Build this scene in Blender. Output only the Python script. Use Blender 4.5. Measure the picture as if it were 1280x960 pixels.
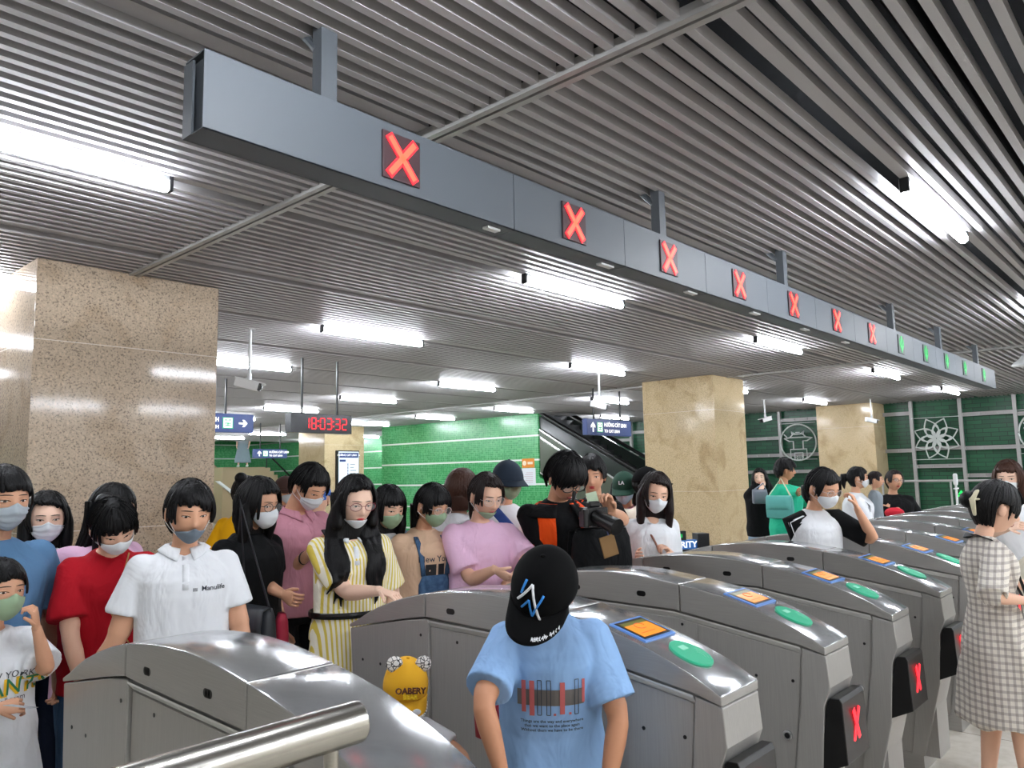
import bpy, bmesh, math, random
import numpy as np
from mathutils import Vector, Matrix, Euler, noise
from mathutils.bvhtree import BVHTree
for o in list(bpy.data.objects): bpy.data.objects.remove(o)
S = bpy.context.scene
COL = S.collection
R = random.Random(7)
# ------------------------------------------------------------------ camera
FPX = 961.706
FW = Vector((0.73626, 0.66635, 0.11767)).normalized()
RT = Vector((0.67262, -0.73973, -0.02021)); RT = (RT - FW*RT.dot(FW)).normalized()
UP = RT.cross(FW)
EYE = Vector((0, 0, 1.55))
cam_d = bpy.data.cameras.new('camera'); cam = bpy.data.objects.new('camera', cam_d); COL.objects.link(cam)
m = Matrix((RT, UP, -FW)).transposed().to_4x4(); m.translation = EYE; cam.matrix_world = m
cam_d.sensor_width = 36; cam_d.lens = 36*FPX/1280; cam_d.clip_start = .02; cam_d.clip_end = 200
S.camera = cam
# ------------------------------------------------------------------ world, exposure
W = bpy.data.worlds.new('world'); S.world = W; W.use_nodes = True
W.node_tree.nodes['Background'].inputs[0].default_value = (.75, .8, .85, 1)
W.node_tree.nodes['Background'].inputs[1].default_value = .25
S.view_settings.view_transform = 'Standard'; S.view_settings.look = 'None'
S.view_settings.exposure = 1.2; S.view_settings.gamma = 1; S.view_settings.use_curve_mapping = False
S.cycles.use_denoising = True
S.cycles.max_bounces = 7; S.cycles.diffuse_bounces = 4; S.cycles.glossy_bounces = 4
S.cycles.sample_clamp_indirect = 6
TUBE = 42.0        # radiance of the fluorescent tubes

# ------------------------------------------------------------------ materials
def hexc(h):
    h = h.lstrip('#'); c = [int(h[i:i+2], 16)/255 for i in (0, 2, 4)]
    return tuple((x/12.92 if x <= .04045 else ((x+.055)/1.055)**2.4) for x in c) + (1,)
MATS = {}
def mat(name, color='#888888', rough=.6, metal=0, emit=None, estr=0, spec=.5, bump=None, alpha=1, trans=0):
    if name in MATS: return MATS[name]
    M = bpy.data.materials.new(name); M.use_nodes = True
    N = M.node_tree.nodes; L = M.node_tree.links; B = N['Principled BSDF']
    B.inputs['Base Color'].default_value = hexc(color); B.inputs['Roughness'].default_value = rough
    B.inputs['Metallic'].default_value = metal; B.inputs['Specular IOR Level'].default_value = spec
    if emit: B.inputs['Emission Color'].default_value = hexc(emit); B.inputs['Emission Strength'].default_value = estr
    if trans: B.inputs['Transmission Weight'].default_value = trans
    if alpha < 1: B.inputs['Alpha'].default_value = alpha
    if bump:
        sc, st, dist = bump
        tc = N.new('ShaderNodeTexCoord'); n = N.new('ShaderNodeTexNoise'); n.inputs['Scale'].default_value = sc; n.inputs['Detail'].default_value = 4
        b = N.new('ShaderNodeBump'); b.inputs['Strength'].default_value = st; b.inputs['Distance'].default_value = dist
        L.new(tc.outputs['Object'], n.inputs['Vector']); L.new(n.outputs['Fac'], b.inputs['Height']); L.new(b.outputs['Normal'], B.inputs['Normal'])
    MATS[name] = M
    return M
def nodes(M): return M.node_tree.nodes, M.node_tree.links, M.node_tree.nodes['Principled BSDF']
def mapping(N, L, scale=(1, 1, 1), rot=(0, 0, 0), loc=(0, 0, 0)):
    tc = N.new('ShaderNodeTexCoord'); mp = N.new('ShaderNodeMapping')
    mp.inputs['Scale'].default_value = scale; mp.inputs['Rotation'].default_value = rot; mp.inputs['Location'].default_value = loc
    L.new(tc.outputs['Object'], mp.inputs['Vector']); return mp.outputs['Vector']
def ramp(N, stops):
    r = N.new('ShaderNodeValToRGB'); e = r.color_ramp.elements
    while len(e) < len(stops): e.new(.5)
    for k, (p, c) in enumerate(stops): e[k].position = p; e[k].color = hexc(c)
    return r
def mixc(N, L, fac, a, b, mode='MIX'):
    x = N.new('ShaderNodeMix'); x.data_type = 'RGBA'; x.blend_type = mode
    for s, v in ((x.inputs[0], fac), (x.inputs[6], a), (x.inputs[7], b)):
        if hasattr(v, 'links') or hasattr(v, 'is_linked'): L.new(v, s)
        elif isinstance(v, str): s.default_value = hexc(v)
        else: s.default_value = v
    return x.outputs[2]
def math_(N, L, op, a, b=None, c=None):
    x = N.new('ShaderNodeMath'); x.operation = op
    for i, v in enumerate((a, b, c)):
        if v is None: continue
        if hasattr(v, 'is_linked'): L.new(v, x.inputs[i])
        else: x.inputs[i].default_value = v
    return x.outputs[0]

def steel_mat(name, axis, col='#a8a8a6', rough=.26, metal=1):
    M = mat(name, col, rough, metal); N, L, B = nodes(M)
    sc = [60, 60, 60]; sc[axis] = 1.2
    v = mapping(N, L, tuple(sc)); n = N.new('ShaderNodeTexNoise'); n.inputs['Scale'].default_value = 6; n.inputs['Detail'].default_value = 3
    L.new(v, n.inputs['Vector'])
    v2 = mapping(N, L, (1, 1, 1)); n2 = N.new('ShaderNodeTexNoise'); n2.inputs['Scale'].default_value = 3.5; n2.inputs['Detail'].default_value = 5
    L.new(v2, n2.inputs['Vector'])
    mr = N.new('ShaderNodeMapRange'); mr.inputs[1].default_value = .3; mr.inputs[2].default_value = .7; mr.inputs[3].default_value = rough; mr.inputs[4].default_value = rough+.01
    L.new(n2.outputs['Fac'], mr.inputs[0]); L.new(mr.outputs[0], B.inputs['Roughness'])
    r = ramp(N, [(.3, '#f2f2f2'), (.7, '#ffffff')]); L.new(n.outputs['Fac'], r.inputs[0]); L.new(mixc(N, L, 1.0, col, r.outputs[0], 'MULTIPLY'), B.inputs['Base Color'])
    return M
STEEL_T = steel_mat('brushed_steel_top', 1, '#cccecf', .17, .8)
STEEL_S = steel_mat('brushed_steel_side', 2, '#a9a7a3', .32, .35)
STEEL_H = steel_mat('brushed_steel_hood', 1, '#a7a5a1', .30, .42)
RAIL = steel_mat('rail_steel', 0, '#b5b2aa', .24)
PAINT = mat('grey_paint', '#4d5359', .5, 0, bump=(300, .05, .001))
SLAT = mat('slat_aluminium', '#a8a6a7', .45, .0)
DARK = mat('plenum_dark', '#14171b', .9)
BLACK = mat('black_plastic', '#0a0a0b', .35)
BLACKM = mat('black_metal', '#1a1b1d', .4, .3)
WHITE = mat('white_paint', '#dcdedf', .4)
LIGHTM = mat('tube_light', '#ffffff', .5, emit='#f2f7ff', estr=TUBE)
LEDRED = mat('led_red', '#30060a', .5, emit='#ff1f2c', estr=1.2)
LEDHOT = mat('led_red_core', '#30060a', .5, emit='#ff5038', estr=1.5)
LEDGREEN = mat('led_green', '#03200d', .5, emit='#10d060', estr=.5)
LEDPANEL = mat('led_panel', '#3a2328', .5)
LEDPANELG = mat('led_panel_green', '#35403a', .5)
NAVY = mat('sign_navy', '#2b3f74', .35, emit='#2b4686', estr=.08)
SIGNW = mat('sign_white', '#ffffff', .5, emit='#ffffff', estr=.45)
SIGNG = mat('sign_green', '#1d9a63', .5, emit='#22b070', estr=.25)

def granite(name, base, dark, warm, scale=1.0, rough=.08):
    M = mat(name, base, rough, spec=.28); N, L, B = nodes(M); v = mapping(N, L)
    a = N.new('ShaderNodeTexNoise'); a.inputs['Scale'].default_value = 75*scale; a.inputs['Detail'].default_value = 3; a.inputs['Roughness'].default_value = .7; L.new(v, a.inputs['Vector'])
    r1 = ramp(N, [(.38, dark), (.46, base), (.56, base), (.66, warm)]); L.new(a.outputs['Fac'], r1.inputs[0])
    b = N.new('ShaderNodeTexNoise'); b.inputs['Scale'].default_value = 2.2; b.inputs['Detail'].default_value = 8; b.inputs['Distortion'].default_value = 1.2; L.new(v, b.inputs['Vector'])
    r2 = ramp(N, [(.30, '#ded6cb'), (.48, '#ffffff'), (1, '#ffffff')]); L.new(b.outputs['Fac'], r2.inputs[0])
    c = mixc(N, L, .8, r1.outputs[0], r2.outputs[0], 'MULTIPLY')
    vo = N.new('ShaderNodeTexVoronoi'); vo.inputs['Scale'].default_value = 55*scale; L.new(v, vo.inputs['Vector'])
    r3 = ramp(N, [(.10, '#4a4340'), (.17, '#ffffff')]); L.new(vo.outputs['Distance'], r3.inputs[0])
    b2 = N.new('ShaderNodeTexNoise'); b2.inputs['Scale'].default_value = 9; L.new(v, b2.inputs['Vector'])
    r4 = ramp(N, [(.48, '#000000'), (.6, '#ffffff')]); L.new(b2.outputs['Fac'], r4.inputs[0])
    c2 = mixc(N, L, r4.outputs[0], c, mixc(N, L, .75, c, r3.outputs[0], 'MULTIPLY'))
    # slab joints at 1.25, 2.475 m
    g = N.new('ShaderNodeSeparateXYZ'); L.new(mapping(N, L), g.inputs[0])
    j = math_(N, L, 'PINGPONG', math_(N, L, 'ADD', g.outputs[2], -1.25+.0), .6125)
    j = math_(N, L, 'LESS_THAN', j, .003)
    c3 = mixc(N, L, j, c2, mixc(N, L, .5, c2, '#efe6d8'))
    L.new(c3, B.inputs['Base Color']); return M
GRAN1 = granite('granite_speckled', '#ad9c88', '#7b6e62', '#c4ab93', 1.0)
GRAN2 = granite('granite_yellow', '#cbb690', '#a08e72', '#d8c6a6', 1.3, .12)

def green_tiles():
    M = mat('green_mosaic', '#3fae62', .25); N, L, B = nodes(M)
    g = N.new('ShaderNodeSeparateXYZ'); L.new(mapping(N, L), g.inputs[0])
    h = math_(N, L, 'ADD', g.outputs[0], g.outputs[1])
    cx = math_(N, L, 'PINGPONG', h, .025); cz = math_(N, L, 'PINGPONG', g.outputs[2], .025)
    gr = math_(N, L, 'LESS_THAN', math_(N, L, 'MINIMUM', cx, cz), .0022)
    wn = N.new('ShaderNodeTexWhiteNoise'); wn.noise_dimensions = '2D'
    cb = N.new('ShaderNodeCombineXYZ')
    L.new(math_(N, L, 'FLOOR', math_(N, L, 'MULTIPLY', h, 20)), cb.inputs[0]); L.new(math_(N, L, 'FLOOR', math_(N, L, 'MULTIPLY', g.outputs[2], 20)), cb.inputs[1])
    L.new(cb.outputs[0], wn.inputs['Vector'])
    r = ramp(N, [(0, '#2f8f4e'), (.5, '#3c9c5a'), (1, '#52ae6b')]); L.new(wn.outputs[0], r.inputs[0])
    c = mixc(N, L, gr, r.outputs[0], '#86cf98')
    st = math_(N, L, 'PINGPONG', math_(N, L, 'ADD', g.outputs[2], -.75), .2888)
    st = math_(N, L, 'LESS_THAN', st, .021)
    c = mixc(N, L, st, c, '#e4efe6')
    L.new(c, B.inputs['Base Color']); return M
MOSAIC = green_tiles()
def dark_tiles():
    M = mat('dark_green_tiles', '#14472f', .35); N, L, B = nodes(M)
    v = mapping(N, L, (1, 1, 1), (math.pi/2, 0, math.pi/2)); v = mapping(N, L)
    g = N.new('ShaderNodeSeparateXYZ'); L.new(v, g.inputs[0])
    cb = N.new('ShaderNodeCombineXYZ'); L.new(math_(N, L, 'ADD', g.outputs[0], g.outputs[1]), cb.inputs[0]); L.new(g.outputs[2], cb.inputs[1])
    br = N.new('ShaderNodeTexBrick'); L.new(cb.outputs[0], br.inputs['Vector']); br.inputs['Scale'].default_value = 1
    br.inputs['Brick Width'].default_value = .3; br.inputs['Row Height'].default_value = .09; br.inputs['Mortar Size'].default_value = .006
    br.inputs['Color1'].default_value = hexc('#1d5c3d'); br.inputs['Color2'].default_value = hexc('#164b33'); br.inputs['Mortar'].default_value = hexc('#0d2a20')
    L.new(br.outputs[0], B.inputs['Base Color'])
    b = N.new('ShaderNodeBump'); b.inputs['Strength'].default_value = .4; b.inputs['Distance'].default_value = .005; L.new(br.outputs['Fac'], b.inputs['Height']); b.invert = True
    L.new(b.outputs[0], B.inputs['Normal']); return M
DTILE = dark_tiles()
def floor_mat():
    M = mat('floor_tiles', '#c6bfb2', .18); N, L, B = nodes(M); v = mapping(N, L, (1, 1, 1), (0, 0, 0), (.35, .12, 0))
    br = N.new('ShaderNodeTexBrick'); L.new(v, br.inputs['Vector']); br.offset = 0; br.inputs['Scale'].default_value = 1
    br.inputs['Brick Width'].default_value = .8; br.inputs['Row Height'].default_value = .8; br.inputs['Mortar Size'].default_value = .004
    br.inputs['Color1'].default_value = hexc('#d9d3c7'); br.inputs['Color2'].default_value = hexc('#d2cbbf'); br.inputs['Mortar'].default_value = hexc('#8c867b')
    n = N.new('ShaderNodeTexNoise'); n.inputs['Scale'].default_value = 14; n.inputs['Detail'].default_value = 6; L.new(v, n.inputs['Vector'])
    r = ramp(N, [(.3, '#e9e6e0'), (.6, '#ffffff')]); L.new(n.outputs[0], r.inputs[0])
    L.new(mixc(N, L, .7, br.outputs[0], r.outputs[0], 'MULTIPLY'), B.inputs['Base Color']); return M
FLOOR = floor_mat()
CREAM = mat('cream_wall', '#e2ded4', .5)
BEIGE = mat('beige_stone', '#a08b6e', .3, bump=(40, .05, .002))
GALV = mat('galvanised_steel', '#a9a8a6', .45, .4)
ESC = mat('escalator_panel', '#525a4c', .3, .3)
ESCL = mat('escalator_trim', '#c8ccc8', .25, .8)

# ------------------------------------------------------------------ mesh builder
class MB:
    def __init__(s): s.v = []; s.f = []; s.m = []
    def add(s, vs, fs, mi=0):
        k = len(s.v); s.v += [Vector(p) for p in vs]
        for f in fs: s.f.append([i+k for i in f]); s.m.append(mi)
    def box(s, a, b, mi=0, M=None):
        (x0, y0, z0), (x1, y1, z1) = a, b
        vs = [Vector(p) for p in ((x0,y0,z0),(x1,y0,z0),(x1,y1,z0),(x0,y1,z0),(x0,y0,z1),(x1,y0,z1),(x1,y1,z1),(x0,y1,z1))]
        if M: vs = [M @ p for p in vs]
        s.add(vs, [(0,3,2,1),(4,5,6,7),(0,1,5,4),(1,2,6,5),(2,3,7,6),(3,0,4,7)], mi)
    def loft(s, rings, mi=0, caps=True, closed=True):
        n = len(rings[0]); vs = [p for r in rings for p in r]; fs = []
        for i in range(len(rings)-1):
            for j in range(n if closed else n-1):
                a, b = i*n+j, i*n+(j+1) % n; fs.append((a, b, b+n, a+n))
        if caps: fs.append(tuple(range(n-1, -1, -1))); fs.append(tuple((len(rings)-1)*n+j for j in range(n)))
        s.add(vs, fs, mi)
    def tube(s, pts, rad, n=12, mi=0, flat=1.0, updir=None, round_=True):
        pts = [Vector(p) for p in pts]
        if not isinstance(rad, (list, tuple)): rad = [rad]*len(pts)
        rings = []; prev = None
        for i, p in enumerate(pts):
            t = (pts[min(i+1, len(pts)-1)] - pts[max(i-1, 0)]); t = t.normalized() if t.length > 1e-9 else Vector((0, 0, 1))
            u = Vector(updir) if updir else (prev or (Vector((0, 0, 1)) if abs(t.z) < .9 else Vector((0, 1, 0))))
            u = (u - t*u.dot(t)); u = u.normalized() if u.length > 1e-6 else t.orthogonal().normalized()
            prev = u; w = t.cross(u); r = rad[i]; r = r if isinstance(r, tuple) else (r, r*flat)
            rings.append([p + w*(math.cos(a)*r[0]) + u*(math.sin(a)*r[1]) for a in [2*math.pi*k/n for k in range(n)]])
        if round_:
            def capring(i, sgn):
                p = pts[i]; t = (pts[i]-pts[i-1 if sgn > 0 else i+1]).normalized(); c = rings[i]; out = []
                rr = (c[0]-p).length
                for q in (.5, .85): out.append([p + (x-p)*math.sqrt(1-q*q) + t*rr*q for x in c])
                return out
            e = capring(-1, 1) if len(pts) > 1 else []; b = capring(0, -1)
            rings = b[::-1] + rings + e
        s.loft(rings, mi)
    def ellipsoid(s, c, r, n=16, m=10, mi=0, M=None):
        c = Vector(c); rings = []
        for i in range(1, m):
            e = math.pi*i/m - math.pi/2
            rings.append([Vector((r[0]*math.cos(e)*math.cos(a), r[1]*math.cos(e)*math.sin(a), r[2]*math.sin(e))) for a in [2*math.pi*k/n for k in range(n)]])
        rings = [[(c + (M @ p if M else p)) for p in q] for q in rings]
        s.loft(rings, mi)
    def prism(s, poly, fn, d0, d1, mi=0):   # poly 2D, fn(a,b,d)->3D
        n = len(poly); vs = [fn(a, b, d0) for a, b in poly] + [fn(a, b, d1) for a, b in poly]
        fs = [tuple(range(n)), tuple(range(2*n-1, n-1, -1))] + [(i+n, (i+1) % n+n, (i+1) % n, i) for i in range(n)]
        s.add(vs, fs, mi)
    def mesh(s, name, mats, smooth=False, fix=True):
        me = bpy.data.meshes.new(name); me.from_pydata([tuple(p) for p in s.v], [], s.f)
        for mm in (mats if isinstance(mats, (list, tuple)) else [mats]): me.materials.append(mm)
        me.polygons.foreach_set('material_index', s.m)
        if fix:
            b = bmesh.new(); b.from_mesh(me); bmesh.ops.recalc_face_normals(b, faces=b.faces); b.to_mesh(me); b.free()
        me.polygons.foreach_set('use_smooth', [smooth]*len(me.polygons)); me.update(); return me
    def build(s, name, mats, parent=None, smooth=False, bevel=0, auto=None, fix=True):
        o = bpy.data.objects.new(name, s.mesh(name, mats, smooth, fix)); COL.objects.link(o)
        if parent is not None: o.parent = parent
        if bevel:
            bm_ = o.modifiers.new('b', 'BEVEL'); bm_.width = bevel; bm_.segments = 2; bm_.limit_method = 'ANGLE'; bm_.angle_limit = .6
        if auto: o.data.set_sharp_from_angle(angle=auto)
        return o
def tag(o, label=None, cat=None, group=None, kind=None):
    if label: o['label'] = label
    if cat: o['category'] = cat
    if group: o['group'] = group
    if kind: o['kind'] = kind
    return o
def empty(name, loc=(0, 0, 0), rz=0, label=None, cat=None, group=None):
    o = bpy.data.objects.new(name, None); o.location = loc; o.rotation_euler = (0, 0, rz); COL.objects.link(o)
    o.empty_display_size = .1; return tag(o, label, cat, group)
def struct(o): o['kind'] = 'structure'; return o
def copy_tree(o, parent=None):
    c = o.copy(); COL.objects.link(c)
    if parent is not None: c.parent = parent
    for ch in list(o.children): copy_tree(ch, c)
    return c
def px(x, y, d):   # where a photographed point stands, d metres ahead of the lens
    return EYE + (FW + RT*((x-640)/FPX) + UP*((480-y)/FPX))*d
def text_mesh(txt, size, depth=.001, align='CENTER', bold=0.0):
    c = bpy.data.curves.new('t', 'FONT'); c.body = txt; c.size = size; c.extrude = depth; c.align_x = align; c.align_y = 'CENTER'; c.offset = bold
    c.resolution_u = 2
    o = bpy.data.objects.new('t', c); COL.objects.link(o); bpy.context.view_layer.update()
    dg = bpy.context.evaluated_depsgraph_get(); me = bpy.data.meshes.new_from_object(o.evaluated_get(dg))
    bpy.data.objects.remove(o); bpy.data.curves.remove(c); return me
def put_text(name, txt, size, M, material, parent=None, depth=.001, align='CENTER', bold=0.0, squeeze=1):
    me = text_mesh(txt, size, depth, align, bold); me.transform(Matrix.Diagonal((squeeze, 1, 1, 1))); me.transform(M); me.materials.clear(); me.materials.append(material)
    o = bpy.data.objects.new(name, me); COL.objects.link(o)
    if parent is not None: o.parent = parent
    return o
def facing_y(x, y, z):   # text standing upright, read from -Y
    return Matrix.Translation((x, y, z)) @ Matrix.Rotation(math.pi/2, 4, 'X')

# ------------------------------------------------------------------ the setting
def slab(name, a, b, m_):
    q = MB(); q.box(a, b); return struct(q.build(name, m_))
slab('floor', (-5, -6, -.1), (21, 31.2, 0), FLOOR)
slab('ceiling', (-5, -6, 3.75), (21, 31.2, 3.9), DARK)
slab('wall_front', (-5, -6.2, 0), (21, -6, 3.75), CREAM)
slab('wall_left', (-5.2, -6.2, 0), (-5, 31.2, 3.75), CREAM)
slab('wall_right', (18.9, -6.2, 0), (19.1, 18.9, 3.75), DTILE)
slab('wall_back', (-5, 31, 0), (17, 31.2, 3.75), MOSAIC)
slab('wall_stairs', (17, 19, 0), (17.2, 31, 3.75), MOSAIC)
slab('wall_corner', (17.0, 18.7, 0), (19.1, 19, 3.75), DTILE)
q = MB(); q.prism([(17.8, 0), (17.8, 3.1), (11.86, 3.1), (11.86, 1.5), (9.6, .2), (9.6, 0)], lambda a, b, d: (d, a, b), 14.0, 14.12)
struct(q.build('wall_mosaic', MOSAIC))
# slatted ceiling: baffles running along X, broken at the cross rails
XB = [-4.9, 2.13, 11.1, 18.88]
q = MB(); car = MB()
for kk in range(-3, 12):
    base = 1.02+2.56*kk
    ys = [base+.133+.085*i for i in range(14)]+[base+1.43+.0808*i for i in range(14)]
    for x0, x1 in zip(XB[:-1], XB[1:]):
        for y in ys:
            if y > 30.9: continue
            xe = x1-.035
            if y > 19: xe = min(xe, 16.95)
            if y > 26.6: xe = min(xe, 13.6)
            if xe > x0+.1: q.box((x0+.035, y-.0165, 3.0), (xe, y+.0165, 3.05))
        xe = min(x1, 16.9 if base > 19 else 99)-.035
        if base > 25.5: xe = min(xe, 13.6)
        if base < 30.8 and xe > x0+.1: car.box((x0+.035, base-.027, 3.004), (xe, base+.027, 3.045)); 
        if base+1.4 < 30.8 and xe > x0+.1: car.box((x0+.035, base+1.325, 3.03), (xe, base+1.405, 3.05))
o = q.build('ceiling', SLAT); struct(o)
o = car.build('ceiling', SLAT); struct(o)
q = MB()
for x in XB[1:3]:
    for dx in (-.022, .022):
        q.box((x+dx-.014, -5.9, 2.985), (x+dx+.014, 30.9, 3.03))
    q.box((x-.03, -5.9, 3.012), (x+.03, 30.9, 3.02))
struct(q.build('trim_1', GALV))
# ducts and pipes seen between the slats
for (y, z, r_) in ((.72, 3.3, .05), (.15, 3.45, .07), (-.3, 3.2, .03), (2.7, 3.45, .12), (4.4, 3.4, .09), (-1.2, 3.45, .14)):
    q = MB(); q.tube([(-4.9, y, z), (18.8, y, z)], r_, 12, round_=False)
    tag(q.build('ceiling_pipe', BLACKM, smooth=True), 'dark service pipe hidden above the ceiling slats', 'pipe', 'service pipes above the ceiling slats')
# columns
def column(x0, y0, x1, y1, m_, label):
    q = MB(); q.box((x0, y0, 0), (x1, y1, 3.0)); tag(q.build('column', m_, bevel=.003), label, 'column')
column(1.53, 5.47, 2.75, 6.9, GRAN1, 'wide speckled brown granite column at the left behind the crowd')
column(10.6, 5.5, 11.62, 6.75, GRAN2, 'yellow granite column right of the woman in the white blouse')
column(18.1, 5.54, 18.9, 6.8, GRAN2, 'yellow granite column by the emblem wall behind the mother and baby')
column(12.05, 17.8, 13.36, 19.05, GRAN2, 'distant granite column with the framed notice board on it')
# ---- tube lights
def make_light():
    t = empty('ceiling_light')
    q = MB(); q.tube([(0, 0, 0), (1.2, 0, 0)], .028, 14); q.build('light_tube', LIGHTM, t, smooth=True)
    q = MB(); q.box((-.02, -.02, .03), (1.22, .02, .055)); q.build('housing', mat('housing_grey', '#8d9092', .5), t)
    for x in (-.035, 1.215):
        q = MB(); q.box((x, -.024, -.024), (x+.02, .024, .05)); q.build('end_cap', BLACKM, t, bevel=.004)
    return t
proto = make_light(); first = True
XS = [.32, 4.15, 7.97, 11.9, 15.75]
rows = [(-4.07, None), (-1.51, None), (1.05, None), (3.61, None), (6.17, None), (8.73, None), (11.29, None), (13.85, None), (16.41, None), (18.97, None), (21.53, None), (24.09, None), (27.3, None), (29.6, None)]
rown = ['second row behind the camera', 'first row behind the camera', 'row nearer than the gantry', 'first row beyond the grey gantry', 'second row beyond the grey gantry',
        'third row beyond the grey gantry', 'fourth row beyond the grey gantry', 'fifth row beyond the grey gantry', 'sixth row beyond the grey gantry',
        'seventh row beyond the grey gantry', 'eighth row beyond the grey gantry', 'ninth row beyond the grey gantry', 'tenth row beyond the grey gantry', 'row at the back wall']
coln = ['leftmost', 'second from left', 'third from left', 'fourth from left', 'rightmost', 'first added fill lamp', 'second added fill lamp', 'third added fill lamp']
for j, (y, _) in enumerate(rows):
    for i, x in enumerate(XS if y > 0 else XS+[x_+1.9 for x_ in XS[:3]]):  # the half-spaced tubes behind the camera are added fill to brighten the crowd
        if y > 19 and x > 15: x = 15.55
        if y > 24 and i < 2 or y > 26 and i > 3: continue
        t = proto if first else copy_tree(proto); first = False
        t.location = (x, y-.02, 2.955)
        tag(t, 'lit white tube light, %s in the %s' % (coln[i], rown[j]), 'ceiling light', 'white tube lights between the ceiling slats')
# also one lamp row left of the picture
for y in (-1.51, 1.05):
    t = copy_tree(proto); t.location = (-3.5, y, 2.972)
    tag(t, 'lit white tube light at the %s left end of the hall' % ('near' if y > 0 else 'rear'), 'ceiling light', 'white tube lights between the ceiling slats')

# ------------------------------------------------------------------ gantry with lane signals
PITCH = .79
GX = [.94] + [2.08+PITCH*k for k in range(11)] + [11.11]      # left side of each gate
GW = .24
signx = [(GX[k]+GW+GX[k+1])/2 for k in range(12)]
gan = empty('overhead_gantry', (.93, 1.97, 2.515), 0, 'long grey overhead gantry carrying the red crosses and green arrows above the gates', 'gantry')
def G(o): o.matrix_parent_inverse = Matrix.Translation((-.93, -1.97, -2.515)); return o
edges = [.93] + [(signx[k]+signx[k+1])/2 for k in range(11)] + [11.35]
edges[1] = 2.21
for k in range(12):
    q = MB(); x0, x1 = edges[k]+.0015, edges[k+1]-.0015
    q.box((x0, 1.97, 2.515), (x1, 1.975, 2.748)); q.box((x0, 1.97, 2.515), (x1, 2.085, 2.52)); q.box((x0, 2.08, 2.515), (x1, 2.085, 2.748)); q.box((x0, 1.975, 2.743), (x1, 2.08, 2.748))
    G(q.build('panel', PAINT, gan, bevel=.001))
for a_, b_ in (((.945, 1.98, 2.53), (.95, 2.075, 2.735)), ((.928, 2.03, 2.515), (.935, 2.085, 2.735)), ((11.34, 1.975, 2.52), (11.345, 2.08, 2.74))):
    q = MB(); q.box(a_, b_); G(q.build('end_plate', PAINT, gan))
for k, x in enumerate(signx):
    red = k < 7
    q = MB(); q.box((x-.082, 1.962, 2.55), (x+.082, 1.9695, 2.715)); s = G(q.build('lane_signal', LEDPANEL if red else LEDPANELG, gan, bevel=.002))
    s['label'] = 'dark panel with a lit red cross' if red else 'panel with a lit green arrow'
    q = MB(); z = 2.6325
    if red:
        for a in (-1, 1):
            M_ = Matrix.Translation((x, 1.9595, z)) @ Matrix.Rotation(a*math.radians(40), 4, 'Y')
            q.box((-.017, -.0015, -.092), (.017, .0015, .092), 0, M_)
            M_ = Matrix.Translation((x, 1.9572, z)) @ Matrix.Rotation(a*math.radians(40), 4, 'Y')
            q.box((-.010, -.0008, -.084), (.010, .0008, .084), 1, M_)
        q.build('cross', [LEDRED, LEDHOT], s)
    else:
        q.box((x-.018, 1.958, z-.02), (x+.018, 1.961, z+.075)); q.prism([(-.055, -.01), (.055, -.01), (0, -.075)], lambda a, b, d: (x+a, d, z+b), 1.958, 1.961)
        q.box((x-.055, 1.958, z-.01), (x-.04, 1.961, z+.05)); q.box((x+.04, 1.958, z-.01), (x+.055, 1.961, z+.05))
        q.build('arrow', LEDGREEN, s)
    if k < 6:
        q = MB(); q.box((edges[k+1]-.12-.03*(k > 0), 2.0, 2.506), (edges[k+1]-.05, 2.03, 2.5145)); G(q.build('latch', WHITE, gan))
for x in (1.36, 3.4, 4.95, 7.3, 8.9, 10.6):
    q = MB(); q.box((x-.03, 2.0, 2.748), (x+.03, 2.05, 3.5)); q.box((x-.045, 1.99, 2.748), (x+.045, 2.07, 2.76))
    q.tube([(x-.02, 2.05, 2.95), (x-.02, 2.33, 3.25)], .015, 8); G(q.build('hanger', mat('hanger_grey', '#4a4f54', .5), gan))

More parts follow.
